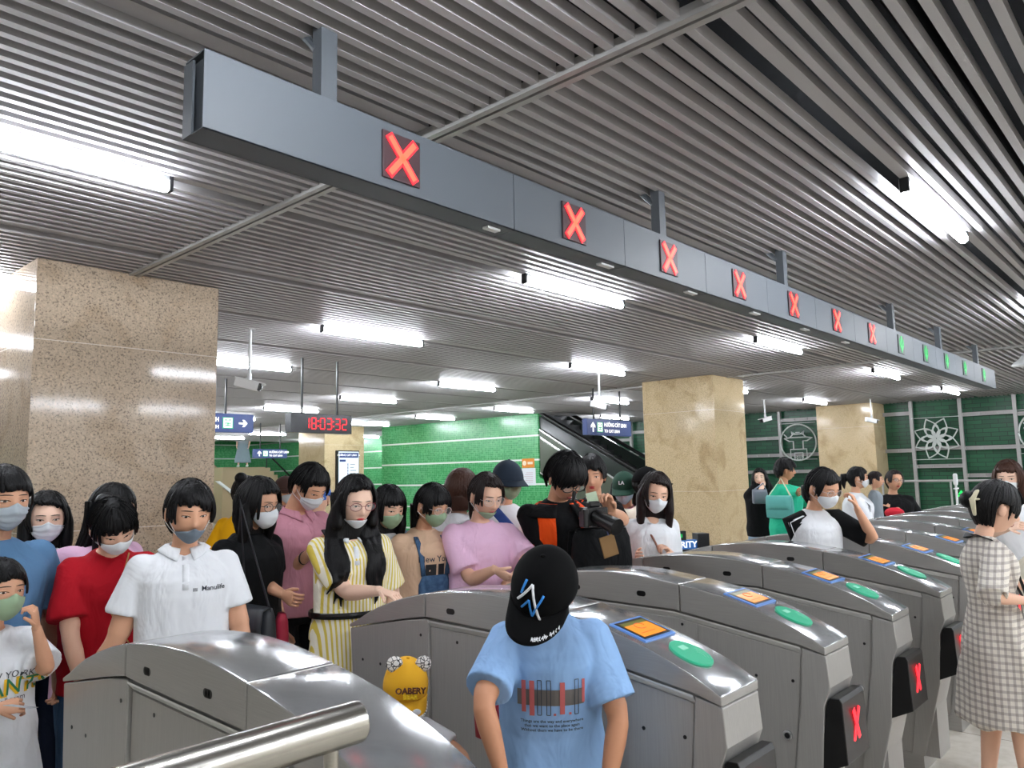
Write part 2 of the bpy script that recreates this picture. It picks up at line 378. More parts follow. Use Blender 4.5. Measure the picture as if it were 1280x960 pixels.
# ------------------------------------------------------------------ ticket gates
ARCH = [(2.87,.915),(2.82,.94),(2.75,.975),(2.68,1.006),(2.58,1.040),(2.48,1.068),(2.4,1.085),(2.3,1.100),(2.2,1.110),(2.1,1.116),(2.0,1.118),(1.9,1.114),(1.8,1.104),(1.7,1.091),(1.6,1.076),(1.5,1.058),(1.42,1.036),(1.34,1.013),(1.27,.988),(1.2,.96),(1.15,.935),(1.107,.912)]
def arc(y):
    for (a, za), (b, zb) in zip(ARCH[:-1], ARCH[1:]):
        if b <= y <= a: t = (y-b)/(a-b); return zb+(za-zb)*t
    return .91
SEAM = [(1.103, .882), (1.2, .906), (1.46, .944), (1.72, .982), (2.04, .988), (2.38, .998), (2.5, .978), (2.87, .905)]
def X(a, b, d): return (d, a, b)
def make_gate(full=True, screen=True, red=True):
    t = empty('ticket_gate')
    w = GW
    # lower body with its own seam panel, near end folded
    low = [(1.103, .879), (1.094, .77), (1.12, .70), (1.14, .45), (1.235, .08), (2.80, .08), (2.87, .90), (2.5, .974), (2.38, .994), (2.04, .984), (1.72, .978), (1.46, .940), (1.2, .902)]
    q = MB(); q.prism([p_ if p_[0] > 1.2 else (1.18, p_[1]) for p_ in low if p_[0] < 2.41 and p_[0] > 1.1 or p_[0] > 1.19 and p_[0] < 2.41] + [], X, .02, w-.02) if False else q.prism([(1.17, .08), (2.40, .08), (2.40, .990), (2.04, .984), (1.72, .978), (1.46, .940), (1.17, .898)], X, .019, w-.019); body = q.build('lower_body', STEEL_S, t)
    q = MB(); q.prism([(1.103, .879), (1.094, .77), (1.12, .70), (1.14, .45), (1.235, .08), (1.30, .08), (1.205, .70), (1.19, .897)], X, .004, w-.004); q.build('near_end', STEEL_S, t, bevel=.004)
    q = MB(); q.prism([(2.36, .08), (2.80, .08), (2.87, .90), (2.5, .974), (2.38, .990), (2.36, .990)], X, .004, w-.004); q.build('far_end', STEEL_S, t, bevel=.004)
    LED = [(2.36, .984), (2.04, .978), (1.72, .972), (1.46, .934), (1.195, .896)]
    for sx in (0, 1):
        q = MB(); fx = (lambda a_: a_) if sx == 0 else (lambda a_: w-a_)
        q.loft([[Vector((fx(.001), y, z+.004)) for y, z in LED], [Vector((fx(.003), y, z-.003)) for y, z in LED], [Vector((fx(.021), y, z-.024)) for y, z in LED]], 0, False, False); q.build('ledge', mat('ledge_bright', '#d8d8d6', .3, .2), t, fix=False)  # the ledge's shine is put into its colour, paler than the gate steel
    # seams of the side panels
    for xx, name in ((.018, 'side_panel'), (w-.018, 'side_panel')):
        q = MB(); dx = -.003 if xx < .1 else .003
        q.prism([(1.295, .10), (1.215, .70), (1.20, .872), (1.46, .910), (1.615, .932), (1.615, .10)], X, xx, xx+dx); q.build(name, STEEL_S, t, bevel=.0012)
        q = MB(); q.prism([(1.625, .10), (1.625, .934), (1.72, .948), (2.04, .953), (2.352, .960), (2.352, .10)], X, xx, xx+dx); q.build(name, STEEL_S, t, bevel=.0012)
    # hood in three sections: side skin and rolled top
    for a, b, top in ((2.87, 2.375, 0), (2.37, 1.692, 1), (1.688, 1.103, 1)):
        up = [p for p in ARCH if b < p[0] < a]; sm = [p for p in SEAM if b < p[0] < a]
        def sz(y):
            for (y0, z0), (y1, z1) in zip(SEAM[:-1], SEAM[1:]):
                if y0 <= y <= y1: return z0+(z1-z0)*(y-y0)/(y1-y0)
            return SEAM[0][1] if y < 1.2 else SEAM[-1][1]
        poly = [(a, arc(a)-.0)] + up + [(b, arc(b))] + [(b, sz(b))] + sm + [(a, sz(a))]
        if a > 2.86: poly = [(2.872, .918)] + poly[1:]
        q = MB(); q.prism(poly, X, 0, w)
        # top faces carry the polished top steel
        me = q.build('hood', [STEEL_H, STEEL_T], t, bevel=.005)
        for p in me.data.polygons:
            if abs(p.normal.x) < .5 and p.normal.z > .25: p.material_index = 1; p.use_smooth = True
    q = MB(); q.box((.012, 1.245, 0), (w-.012, 2.79, .085)); q.build('base', STEEL_H, t)
    # far-end reader slot strip, sensor windows, screws, lock
    for xx in (-.0005, w-.0015):
        for y, z in ((1.875, 1.035), (2.225, 1.035)):
            q = MB(); q.tube([(xx, y-.012, z), (xx+.002, y-.012, z)], .011, 12, round_=False); q.tube([(xx, y+.012, z), (xx+.002, y+.012, z)], .011, 12, round_=False)
            q.box((xx, y-.012, z-.011), (xx+.002, y+.012, z+.011)); q.build('sensor_window', BLACK, t)
    for y, z in ((1.378, .769), (1.235, .771), (1.69, .925), (2.403, .926), (2.78, .78), (2.66, .778), (1.72, .705), (1.555, .71), (2.205, .92)):
        xi = .0135 if 1.3 < y < 2.35 or z < .8 and 1.22 < y < 2.35 else .0028
        for xa in (xi, w-xi-.006):
            q = MB(); q.tube([(xa, y, z), (xa+.006, y, z)], .006, 10, round_=False); q.build('screw_hole', BLACK, t)
    q = MB(); q.tube([(.007, 1.266, .573), (.019, 1.266, .573)], .018, 20, round_=False); lk = q.build('lock', STEEL_T, t, bevel=.003)
    q = MB(); q.tube([(.005, 1.266, .573), (.012, 1.266, .573)], .010, 16, round_=False); q.build('keyhole', BLACKM, lk)
    # end display: black wedge with the lit red figure
    dsp = [(1.100, .735), (1.108, .722), (1.150, .49), (1.162, .46), (1.05, .515), (1.058, .722), (1.066, .737)]
    q = MB(); q.prism(dsp, X, .006, w-.006); d = q.build('display_box', BLACK, t, bevel=.003)
    if red:
        sl = Matrix.Translation((w/2, 1.0515, .63)) @ Matrix.Rotation(math.radians(2), 4, 'X')
        q = MB()
        for s_ in (-1, 1): q.box((-.011, -.0012, -.062), (.011, .0012, .062), 0, sl @ Matrix.Rotation(s_*math.radians(27), 4, 'Y'))
        q.build('cross', LEDRED, d)
    if screen:
        def on(y, dx, off): # frame on the hood: returns matrix with X across, Y along the slope
            dz = (arc(y+.03)-arc(y-.03))/.06; an = math.atan(dz)
            return Matrix.Translation((w/2+dx, y, arc(y)+off)) @ Matrix.Rotation(an, 4, 'X')
        M_ = on(1.437, 0, .002)
        q = MB(); q.box((-.09, -.072, -.005), (.09, .072, .003), 0, M_); sc = q.build('screen', mat('screen_blue', '#5f8ccf', .4), t, bevel=.002)
        q = MB(); q.box((-.077, -.060, .003), (.077, .060, .0042), 0, M_); q.build('bezel', BLACK, sc)
        q = MB(); q.box((-.066, -.050, .0042), (.066, .028, .0052), 0, M_); q.box((-.066, .028, .0042), (.066, .048, .0052), 1, M_)
        q.tube([M_ @ Vector((.024*math.cos(a*.52), .012+.018*math.sin(a*.52), .0055)) for a in range(11)], .0014, 6, 2)
        q.box((-.05, -.03, .0052), (.03, -.027, .0056), 2, M_)
        q.build('display', [mat('screen_orange', '#402000', .3, emit='#ff9a2c', estr=.5), mat('screen_olive', '#303008', .3, emit='#7b7c3c', estr=.3), mat('screen_mark', '#a03010', .4, emit='#e06018', estr=.3)], sc)
        M_ = on(1.262, 0, .0045)
        q = MB(); q.loft([[M_ @ Vector((.062*s_*math.cos(a), .073*s_*math.sin(a), h)) for a in [2*math.pi*k/40 for k in range(40)]] for s_, h in ((1, -.004), (1, .0015), (.97, .003))])
        cr = q.build('card_reader', mat('reader_green', '#2bb587', .35), t)
        q = MB(); q.box((-.02, .018, .003), (.014, .040, .0042), 0, M_); 
        for r_ in (.02, .032, .044): q.tube([M_ @ Vector((.01+r_*math.cos(a), -.022+r_*math.sin(a)*.9, .0032)) for a in [-.9+.3*k for k in range(7)]], .0011, 5, 0)
        q.build('card_mark', mat('reader_mark', '#9adfc4', .5), cr)
    return t
gl = ['stainless ticket gate nearest the camera at lower left, without a screen',
      'stainless ticket gate behind the boy in the light blue T-shirt',
      'stainless ticket gate right of the one behind the boy, red figure near the bottom edge',
      'stainless ticket gate with green reader, fourth in the row from the handrail',
      'stainless ticket gate left of the checked dress, with its foot on the floor',
      'stainless ticket gate partly hidden behind the woman in the checked dress',
      'stainless ticket gate, seventh in the row from the handrail', 'stainless ticket gate, eighth in the row from the handrail', 'stainless ticket gate, ninth in the row from the handrail',
      'stainless ticket gate, tenth in the row from the handrail', 'stainless ticket gate, eleventh in the row from the handrail', 'stainless ticket gate, twelfth in the row, next to the farthest one', 'stainless ticket gate, the farthest one of the row']
g1 = make_gate(screen=False, red=False); g1.location = (GX[0], 0, 0); tag(g1, gl[0], 'ticket gate', 'ticket gates in a row')
g2 = make_gate()
for k in range(1, 13):
    t = g2 if k == 1 else copy_tree(g2); t.location = (GX[k], 0, 0); tag(t, gl[k], 'ticket gate', 'ticket gates in a row')

# ------------------------------------------------------------------ handrail in front
t = empty('handrail', (.78, 1.01, 0), 0, 'round stainless handrail with a glass panel at the bottom left foreground', 'handrail')
inv = Matrix.Translation((-.78, -1.01, 0))
def H(o): o.matrix_parent_inverse = inv; return o
q = MB(); q.tube([(-2.4, 1.01, 1.18), (.745, 1.01, 1.18)], .031, 32, round_=False); q.ellipsoid((.745, 1.01, 1.18), (.012, .031, .031), 32, 12); H(q.build('rail', RAIL, t, smooth=True, auto=.6))
for x in (.70, -1.2):
    q = MB(); q.tube([(x, 1.01, 1.155), (x, 1.01, 1.09)], .011, 14); q.box((x-.02, .992, .98), (x+.02, 1.028, 1.10)); q.tube([(x, 1.01, 1.0), (x, 1.01, 0)], .019, 20, round_=False)
    q.tube([(x, 1.01, .0), (x, 1.01, .012)], .05, 24, round_=False); H(q.build('post', RAIL, t, bevel=.002))
q = MB(); q.box((-1.16, .998, 1.095), (.66, 1.022, 1.125)); q.box((-1.16, .998, .15), (.66, 1.022, .18)); q.box((.63, .998, .15), (.66, 1.022, 1.1)); q.box((-1.16, .998, .15), (-1.13, 1.022, 1.1)); H(q.build('frame', RAIL, t, bevel=.002))
q = MB(); q.box((-1.13, 1.006, .18), (.63, 1.014, 1.095)); H(q.build('glass_panel', mat('clear_glass', '#e6f3ee', .02, trans=1), t))

# ------------------------------------------------------------------ signs, clock, cameras
def train_icon(q, x, z, s, y, mi, md):
    q.box((x-s*.5, y-.001, z-s*.5), (x+s*.5, y, z+s*.5), mi)
    q.box((x-s*.4, y-.0015, z-s*.42), (x+s*.4, y-.001, z+s*.44), md)
    q.box((x-s*.27, y-.002, z-s*.26), (x+s*.27, y-.0015, z+s*.36), mi)
    q.box((x-s*.2, y-.0025, z+s*.02), (x-s*.03, y-.002, z+s*.2), md); q.box((x+s*.03, y-.0025, z+s*.02), (x+s*.2, y-.002, z+s*.2), md)
    q.box((x-s*.13, y-.0025, z+s*.25), (x+s*.13, y-.002, z+s*.31), md)
    q.box((x-s*.18, y-.0025, z-s*.18), (x-s*.07, y-.002, z-s*.08), md); q.box((x+s*.07, y-.0025, z-s*.18), (x+s*.18, y-.002, z-s*.08), md)
def arrow(q, x, z, s, y, mi, up=False):
    P = [(-.5, .09), (.1, .09), (-.1, .38), (.14, .38), (.5, 0), (.14, -.38), (-.1, -.38), (.1, -.09), (-.5, -.09)]
    f = (lambda a, b, d: (x-b*s, d, z+a*s)) if up else (lambda a, b, d: (x+a*s, d, z+b*s))
    q.prism(P, f, y-.0015, y, mi)
def hanging_sign(label, x0, x1, z0, z1, y, right):
    h = z1-z0; t = empty('direction_sign', ((x0+x1)/2, y, z0), 0, label, 'sign', 'hanging platform direction signs')
    inv = Matrix.Translation((-(x0+x1)/2, -y, -z0))
    def K(o): o.matrix_parent_inverse = inv; return o
    q = MB(); q.box((x0, y, z0), (x1, y+.1, z1)); b = K(q.build('panel', NAVY, t, bevel=.008))
    for x in (x0+.2*(x1-x0), x1-.2*(x1-x0)):
        q = MB(); q.box((x-.012, y+.04, z1), (x+.012, y+.06, 3.3)); K(q.build('hanger', BLACKM, t))
    q = MB()
    if right:
        arrow(q, x1-h*.62, z0+h/2, h*.5, y-.001, 0); q.build('arrow', SIGNW, b); q = MB(); train_icon(q, x1-h*1.5, z0+h/2, h*.6, y-.001, 1, 0); tx = x1-h*2.0; al = 'RIGHT'
    else:
        arrow(q, x0+h*.62, z0+h/2, h*.6, y-.001, 0, True); q.build('arrow', SIGNW, b); q = MB(); train_icon(q, x0+h*1.35, z0+h/2, h*.62, y-.001, 1, 0); tx = x0+h*1.8; al = 'LEFT'
    q.build('pictogram', [SIGNW, SIGNG], b)
    put_text('lettering', 'HƯỚNG CÁT LINH', h*.34, facing_y(tx, y-.002, z0+h*.66), SIGNW, b, align=al, bold=h*.006, squeeze=.85)
    put_text('lettering', 'TO CAT LINH', h*.27, facing_y(tx, y-.002, z0+h*.27), SIGNW, b, align=al, bold=h*.005, squeeze=1)
hanging_sign('blue direction sign with a right arrow, beside the granite column at left', 3.7, 5.76, 2.235, 2.5, 10.3, True)
hanging_sign('blue direction sign with an up arrow, far away in front of the stairs', 10.04, 10.98, 2.11, 2.34, 17.9, False)
hanging_sign('blue direction sign with an up arrow, hanging in front of the escalator', 10.42, 11.75, 2.2, 2.475, 7.75, False)

clk = empty('digital_clock', (5.33, 7.95, 2.08), 0, 'black digital clock showing 18:03:32 in red, hanging from the ceiling', 'clock')
def K(o): o.matrix_parent_inverse = Matrix.Translation((-5.33, -7.95, -2.08)); return o
q = MB(); q.box((4.92, 7.95, 2.10), (5.78, 8.08, 2.33)); K(q.build('case', mat('clock_case', '#12141c', .22), clk, bevel=.004))
for x in (5.1, 5.6):
    q = MB(); q.box((x-.01, 8.0, 2.33), (x+.01, 8.02, 3.3)); K(q.build('hanger', BLACKM, clk))
SEG = {'0': 'abcdef', '1': 'bc', '2': 'abged', '3': 'abgcd', '8': 'abcdefg'}
def digit(q, ch, x, z, w, h, y):
    t_ = .013; L_ = {'a': ((0, h), (w, h)), 'd': ((0, 0), (w, 0)), 'g': ((0, h/2), (w, h/2)), 'f': ((0, h/2), (0, h)), 'e': ((0, 0), (0, h/2)), 'b': ((w, h/2), (w, h)), 'c': ((w, 0), (w, h/2))}
    for s_ in SEG[ch]:
        (a, b), (c, d) = L_[s_]; g_ = .006
        if a == c: q.box((x+a-t_/2, y-.002, z+min(b, d)+g_), (x+a+t_/2, y, z+max(b, d)-g_))
        else: q.box((x+a+g_*.3, y-.002, z+b-t_/2), (x+c-g_*.3, y, z+b+t_/2))
x = 5.10
for k, ch in enumerate('18:03:32'):
    q = MB()
    if ch == ':':
        for zz in (2.185, 2.245): q.box((x-.008, 7.944, zz-.008), (x+.008, 7.949, zz+.008))
        q_ = K(q.build('colon', LEDRED, clk)); x += .032
    else:
        digit(q, ch, x, 2.15, .062, .13, 7.949); q_ = K(q.build('digit', LEDRED, clk)); x += .098 if k < 7 and '18:03:32'[k+1] != ':' else .09

def cctv(label, x, y, zb, yaw, flip=1):
    t = empty('security_camera', (x, y, zb), 0, label, 'security camera', 'white security cameras on ceiling poles')
    q = MB(); q.tube([(0, 0, .06), (0, 0, 3.02-zb)], .014, 12, round_=False); q.tube([(0, 0, 3.0-zb), (0, 0, 3.02-zb)], .05, 16, round_=False); q.build('pole', WHITE, t)
    q = MB(); q.tube([(0, 0, .08), (0, 0, .045)], .022, 14); q.tube([(-.05*math.cos(yaw), -.05*math.sin(yaw), .03), (0, 0, .055)], .012, 10); q.build('bracket', WHITE, t, smooth=True)
    M_ = Matrix.Rotation(yaw, 4, 'Z') @ Matrix.Rotation(math.radians(14), 4, 'Y')
    q = MB(); q.box((-.13, -.045, -.055), (.09, .045, .025), 0, M_); q.box((-.14, -.052, .02), (.15, .052, .03), 0, M_); hs = q.build('housing', WHITE, t, bevel=.008)
    q = MB(); q.box((.09, -.042, -.052), (.115, .042, .02), 0, M_); q.tube([M_ @ Vector((.11, 0, -.015)), M_ @ Vector((.125, 0, -.015))], .026, 16, round_=False); q.build('lens', BLACK, hs)
cctv('white security camera on a ceiling pole, above the blue sign at left', 3.75, 6.8, 2.48, math.radians(-35))
cctv('white security camera on a ceiling pole, above the sign near the escalator', 9.2, 6.6, 2.55, math.radians(-30))
cctv('white security camera on a ceiling pole, left of the round emblem', 15.3, 6.8, 2.60, math.radians(150))
cctv('white security camera on a ceiling pole, in front of the far yellow column', 17.2, 5.3, 2.56, math.radians(-40))
t = empty('ceiling_sensor', (11.7, 2.06, 2.86), 0, 'white cone shaped ceiling unit hanging at the far end of the gantry', 'ceiling unit')
t.location = (12.1, 1.75, 2.86)
q = MB(); q.tube([(0, 0, .14), (0, 0, .10), (0, 0, .02), (0, 0, 0)], [.03, .05, .15, .155], 24, round_=False); q.build('shade', WHITE, t, smooth=True)
q = MB(); q.tube([(0, 0, .14), (0, 0, .3)], .01, 8); q.build('stem', WHITE, t)

# ------------------------------------------------------------------ frames, emblems on the dark wall
t = empty('wall_frame', (18.8, 5, 0), 0, 'galvanised frame of posts and slotted rails on the dark green wall', 'wall frame')
inv = Matrix.Translation((-18.8, -5, 0))
posts = [-.98, .0, .99, 1.98, 2.964, 3.969, 4.943, 5.93, 6.95, 7.98, 9.0, 10.05, 11.2, 12.4, 13.63, 14.78, 16.0, 17.2, 18.4]
for y in posts:
    q = MB(); q.box((18.74, y-.035, 0), (18.82, y+.035, 3.5)); o = q.build('post', GALV, t, bevel=.003); o.matrix_parent_inverse = inv
rl = [(.6, 1.35, 1.93), (1.0, 2.3), (1.5, 1.93, 2.75), (1.35, 1.93, 2.6), (1.35, 1.93, 2.65), (1.56, 1.95), (1.92, 2.75), (1.2, 2.3), (1.5, 1.91, 2.77), (1.5, 1.91, 2.34), (1.2, 2.1), (1.5, 2.2), (1.66, 2.07, 2.7), (1.87, 2.1, 2.5), (1.9, 2.62), (2.1, 2.7), (1.9, 2.5), (1.9, 2.6)]
for (a, b), zs in zip(zip(posts[:-1], posts[1:]), rl):
    for z in zs:
        q = MB(); y0, y1 = a+.035, b-.035
        q.box((18.75, y0, z+.022), (18.8, y1, z+.04)); q.box((18.75, y0, z-.04), (18.8, y1, z-.022))
        n = 3; st = (y1-y0)/n
        for k in range(n+1): q.box((18.752, y0+k*st-.03*(0 < k < n)-(.03 if k == n else 0), z-.022), (18.8, y0+k*st+.03*(0 < k < n)+(.03 if k == 0 else 0), z+.022))
        q.box((18.79, y0, z-.022), (18.8, y1, z+.022))
        o = q.build('rail', GALV, t); o.matrix_parent_inverse = inv
WF = mat('white_frame', '#c9d0cc', .4, .2)
def ring(q, c, r, tr, n=48):
    q.tube([Vector((18.7, c[0]+r*math.cos(a), c[1]+r*math.sin(a))) for a in [2*math.pi*k/n for k in range(n+1)]], tr, 8, round_=False)
def lotus(label, y, z, r, big=True, s=1):
    q = MB(); tr = .014
    def petal(a0, rr, wd, inner):
        for sg in (-1, 1):
            pts = []
            for k in range(13):
                u = k/12; rad = inner+(rr-inner)*u; off = wd*math.sin(math.pi*min(1, u**.85))*sg
                pts.append(Vector((18.7, y+rad*math.cos(a0)-off*math.sin(a0), z+rad*math.sin(a0)+off*math.cos(a0))))
            q.tube(pts, tr, 6)
    for k in range(8): petal(math.pi/8+math.pi/4*k, r, r*.30, r*.05)
    for k in range(8): petal(math.pi/4*k, r*.62, r*.17, r*.05)
    for z_ in (z-r*.98, z+r*1.0): q.tube([(18.7, y-.47, z_), (18.7, y+.47, z_)], .008, 6)
    tag(q.build('lotus_emblem', WF, smooth=True), label, 'wall emblem', 'white emblems on the dark wall')
lotus('white lotus flower emblem of looped petals, on the dark green wall at right', 4.455, 2.16, .46)
lotus('white lotus flower emblem seen above the escalator handrail', 13.3, 2.27, .44)
def pavilion(label, y, z):
    t = empty('round_emblem', (18.7, y, z-.46), 0, label, 'wall emblem', 'white emblems on the dark wall')
    inv = Matrix.Translation((-18.7, -y, -(z-.46)))
    q = MB(); ring(q, (y, z), .44, .018); o = q.build('ring', WF, t, smooth=True); o.matrix_parent_inverse = inv
    q = MB(); D = lambda pts, r_=.016: q.tube([Vector((18.7, y-a, z+b)) for a, b in pts], r_, 6)
    D([(-.28, .14), (-.34, .2)]); D([(-.34, .10), (-.22, .03), (-.12, .03), (-.12, -.17)]); D([(.34, .10), (.22, .03), (.12, .03), (.12, -.17)])
    D([(-.34, .10), (-.2, .12), (.2, .12), (.34, .10)]); D([(-.2, .12), (-.12, .2), (.12, .2), (.2, .12)]); D([(-.14, .21), (-.16, .26), (-.07, .21)]); D([(.14, .21), (.16, .26), (.07, .21)]); D([(-.04, .24), (.04, .24)])
    D([(-.2, -.38), (-.2, -.17), (.2, -.17), (.2, -.38)]); D([(-.1, -.38), (-.1, -.26), (.1, -.26), (.1, -.38)]); D([(-.44, -.42), (.44, -.42)], .008); D([(-.44, .47), (.44, .47)], .008)
    o = q.build('pavilion', WF, t, smooth=True); o.matrix_parent_inverse = inv
    M_ = Matrix.Translation((18.68, y, z-.38)) @ Matrix.Rotation(-math.pi/2, 4, 'Z') @ Matrix.Rotation(math.pi/2, 4, 'X')
    o = put_text('numerals', '1010', .12, M_, WF, t, .003); o.matrix_parent_inverse = inv
pavilion('round white emblem with a pavilion, left of the far yellow column', 7.51, 2.21)
pavilion('round white emblem cut by the right edge of the photo', 2.48, 2.2)
q = MB(); q.tube([(17.6, -3, 1.26), (17.6, 5.4, 1.26)], .025, 10)
for y in (-2, 0, 2, 4, 5.3): q.tube([(17.6, y, 0), (17.6, y, 1.25)], .02, 8)
tag(q.build('wall_handrail', GALV), 'thin horizontal rail crossing the dark green wall at right', 'handrail')
t = empty('stand_post', (12.6, 2.8, 0), 0, 'slim white metal stand rising behind the far ticket gates', 'stand')
q = MB(); q.tube([(0, 0, .0), (0, 0, 1.38)], .016, 8); q.box((-.05, -.05, 0), (.05, .05, .02)); q.build('post', WHITE, t)
q = MB(); q.box((-.12, -.01, 1.22), (.12, .01, 1.24)); q.tube([(0, 0, 1.3), (0, 0, 1.42)], .03, 10); q.build('crossbar', WHITE, t)
q = MB(); q.prism([(-.06, -.04), (.0, .05), (.06, -.04), (0, -.01)], lambda a, b, d: (d, 4.1+a, .98+b), 18.85, 18.87); q.box((18.85, 4.0, .9), (18.87, 4.2, .92))
tag(q.build('exit_light', mat('exit_green', '#002010', .5, emit='#20ff60', estr=1)), 'small lit green exit mark low on the dark wall', 'exit light')

# ------------------------------------------------------------------ escalator
t = empty('escalator', (14, 10, 0), 0, 'dark escalator rising to the left behind the green mosaic wall', 'escalator'); inv = Matrix.Translation((-14, -10, 0))
def E_(o): o.matrix_parent_inverse = inv; return o
def esl(y, y0, z0, s): return z0+(y-y0)*s
for x0 in (14.02, 15.3):
    q = MB(); q.prism([(11.84, 1.57), (11.84, 2.62), (7.9, .38), (7.9, -.0), (9.2, 0)], X, x0, x0+.12); E_(q.build('side_panel', ESC, t))
    q = MB(); q.prism([(12.6, 3.33), (12.6, 3.0), (7.9, .38), (7.9, .83)], X, x0+.03, x0+.07); E_(q.build('balustrade', mat('escalator_glass', '#2b332f', .15), t))
    q = MB(); q.tube([(x0+.05, 12.6, 3.42), (x0+.05, 7.8, .86), (x0+.05, 7.55, .78), (x0+.05, 7.45, .6), (x0+.05, 7.6, .45)], .045, 12); E_(q.build('handrail', BLACK, t, smooth=True))
    for (ya, za, yb, zb, w_) in ((11.84, 2.62, 7.9, .40, .022), (11.8, 2.42, 10.95, 1.94, .03), (11.84, 1.60, 9.3, .12, .016)):
        q = MB(); q.prism([(ya, za+w_), (ya, za-w_), (yb, zb-w_), (yb, zb+w_)], X, x0-.015, x0+.01); E_(q.build('trim', ESCL, t))
q = MB()
for k in range(24): q.box((14.14, 7.4+.2*k, 0), (15.3, 7.6+.2*k+.02, .02+.13*k))
E_(q.build('steps', BLACKM, t))
# posters on the mosaic wall
t = empty('wall_notice', (14, 12.25, 1.3), 0, 'orange and white paper notice on the green mosaic wall', 'notice'); 
q = MB(); q.box((-.008, -.25, .42), (-.001, .14, .64)); a = q.build('header', mat('notice_orange', '#e08a2a', .6), t)
q = MB(); q.tube([(-.0085, .06, .53), (-.0095, .06, .53)], .06, 16, round_=False); q.box((-.0095, -.2, .5), (-.0085, -.04, .56)); q.build('mark', mat('notice_cream', '#f3e4c8', .6), a)
q = MB(); q.box((-.006, -.28, 0), (-.001, .15, .41)); b = q.build('sheet', mat('paper', '#e6ebf0', .6), t)
q = MB()
for k in range(6): q.box((-.0068, -.2, .07+.045*k), (-.0059, .08-.03*(k % 3), .08+.045*k))
q.build('writing', mat('print_pink', '#c8a8b4', .6), b)
# framed board on the distant column
t = empty('notice_board', (12.79, 17.8, .95), 0, 'framed white line map board on the distant granite column', 'notice board')
q = MB(); q.box((-.39, -.07, 0), (.36, 0, 1.37)); a = q.build('frame', BLACKM, t, bevel=.005)
q = MB(); q.box((-.33, -.075, .03), (.34, -.07, 1.34)); b = q.build('sheet', mat('board_white', '#c9d3df', .5, emit='#dfe8f4', estr=.25), t)
q = MB(); q.box((-.31, -.078, 1.17), (.32, -.0755, 1.31)); q.box((-.3, -.078, 1.06), (-.1, -.0755, 1.12)); 
for k in range(11): q.box((-.04, -.078, .12+.083*k), (-.015, -.0755, .185+.083*k))
q.build('header', mat('board_navy', '#2a3f7a', .5), b)
put_text('lettering', 'HƯỚNG CÁT LINH  →', .075, facing_y(0, -.08, 1.24), SIGNW, b, .0008)
q = MB()
for k in range(11): q.box((.05, -.078, .145+.083*k), (.05+.12+.04*((k*7) % 3), -.0755, .165+.083*k))
q.build('writing', mat('print_grey', '#7b8796', .6), b)
# stairs at the back
t = empty('staircase', (15, 28, 0), 0, 'beige stone staircase with a landing, far behind the left column', 'staircase'); inv = Matrix.Translation((-15, -28, 0))
q = MB(); q.box((13.9, 27, 0), (15.6, 29.5, 2.05)); q.prism([(15.6, 2.05), (17.0, 1.0), (17.0, 0), (15.6, 0)], lambda a, b, d: (a, d, b), 27, 28.2); 
q.prism([(15.6, 2.05), (14.9, 2.05), (13.3, 3.4), (13.3, 3.0), (13.9, 2.5), (13.9, 2.0)], lambda a, b, d: (a, d, b), 29.3, 29.5)
o = q.build('flights', BEIGE, t); o.matrix_parent_inverse = inv
q = MB()
for k in range(8): q.box((15.7+.16*k, 27.05, 2.05-.14*(k+1)), (15.7+.16*(k+1), 28.2, 2.05-.14*k-.02))
o = q.build('steps', BEIGE, t); o.matrix_parent_inverse = inv
q = MB(); q.prism([(13.6, 1.55), (13.75, 1.55), (14.55, .98), (14.35, .98)], lambda a, b, d: (a, d, b), 26.9, 26.98); o = q.build('stringer', WHITE, t); o.matrix_parent_inverse = inv
q = MB(); q.tube([(15.7, 27.05, 2.6), (17.0, 27.05, 1.45)], .035, 8); q.tube([(15.7, 27.05, 2.6), (15.7, 27.05, 2.05)], .02, 8); o = q.build('handrail', BLACKM, t); o.matrix_parent_inverse = inv
# skirting and blue floor strip behind the crowd
q = MB(); q.box((13.96, 9.7, 0), (14.0, 17.8, .1)); struct(q.build('baseboard_mosaic', mat('skirting', '#39506b', .5)))
q = MB(); q.box((8, 30.94, 0), (17, 31, .3)); struct(q.build('baseboard_back', mat('skirting_blue', '#3d7fc0', .5)))
# security desk sign beyond the gates
t = empty('security_stand', (5.02, 2.96, 0), 0, 'belt barrier post with a blue SECURITY band and a green lit display', 'security stand')
t.rotation_euler = (0, 0, math.radians(-35))
q = MB(); q.box((-.20, -.03, .99), (.15, .03, 1.055)); b = q.build('band', mat('security_blue', '#2f74c0', .45), t)
put_text('lettering', 'SECURITY', .062, facing_y(.01, -.032, 1.022), SIGNW, b, .001, bold=.001)
q = MB(); q.box((-.19, -.02, 1.055), (.07, .02, 1.12)); d = q.build('display', BLACK, t)
q = MB()
for k, (a, w_) in enumerate(((-.17, .05), (-.09, .03), (-.05, .025), (0, .04))): q.box((a, -.023, 1.07+.004*(k % 2)), (a+w_, -.02, 1.105-.006*(k % 2)))
q.build('figures', LEDGREEN, d)
q = MB(); q.box((.15, -.05, .0), (.24, .05, 1.10)); q.box((-.2, -.04, 0), (.15, .04, .99)); q.build('cabinet', BLACKM, t, bevel=.004)
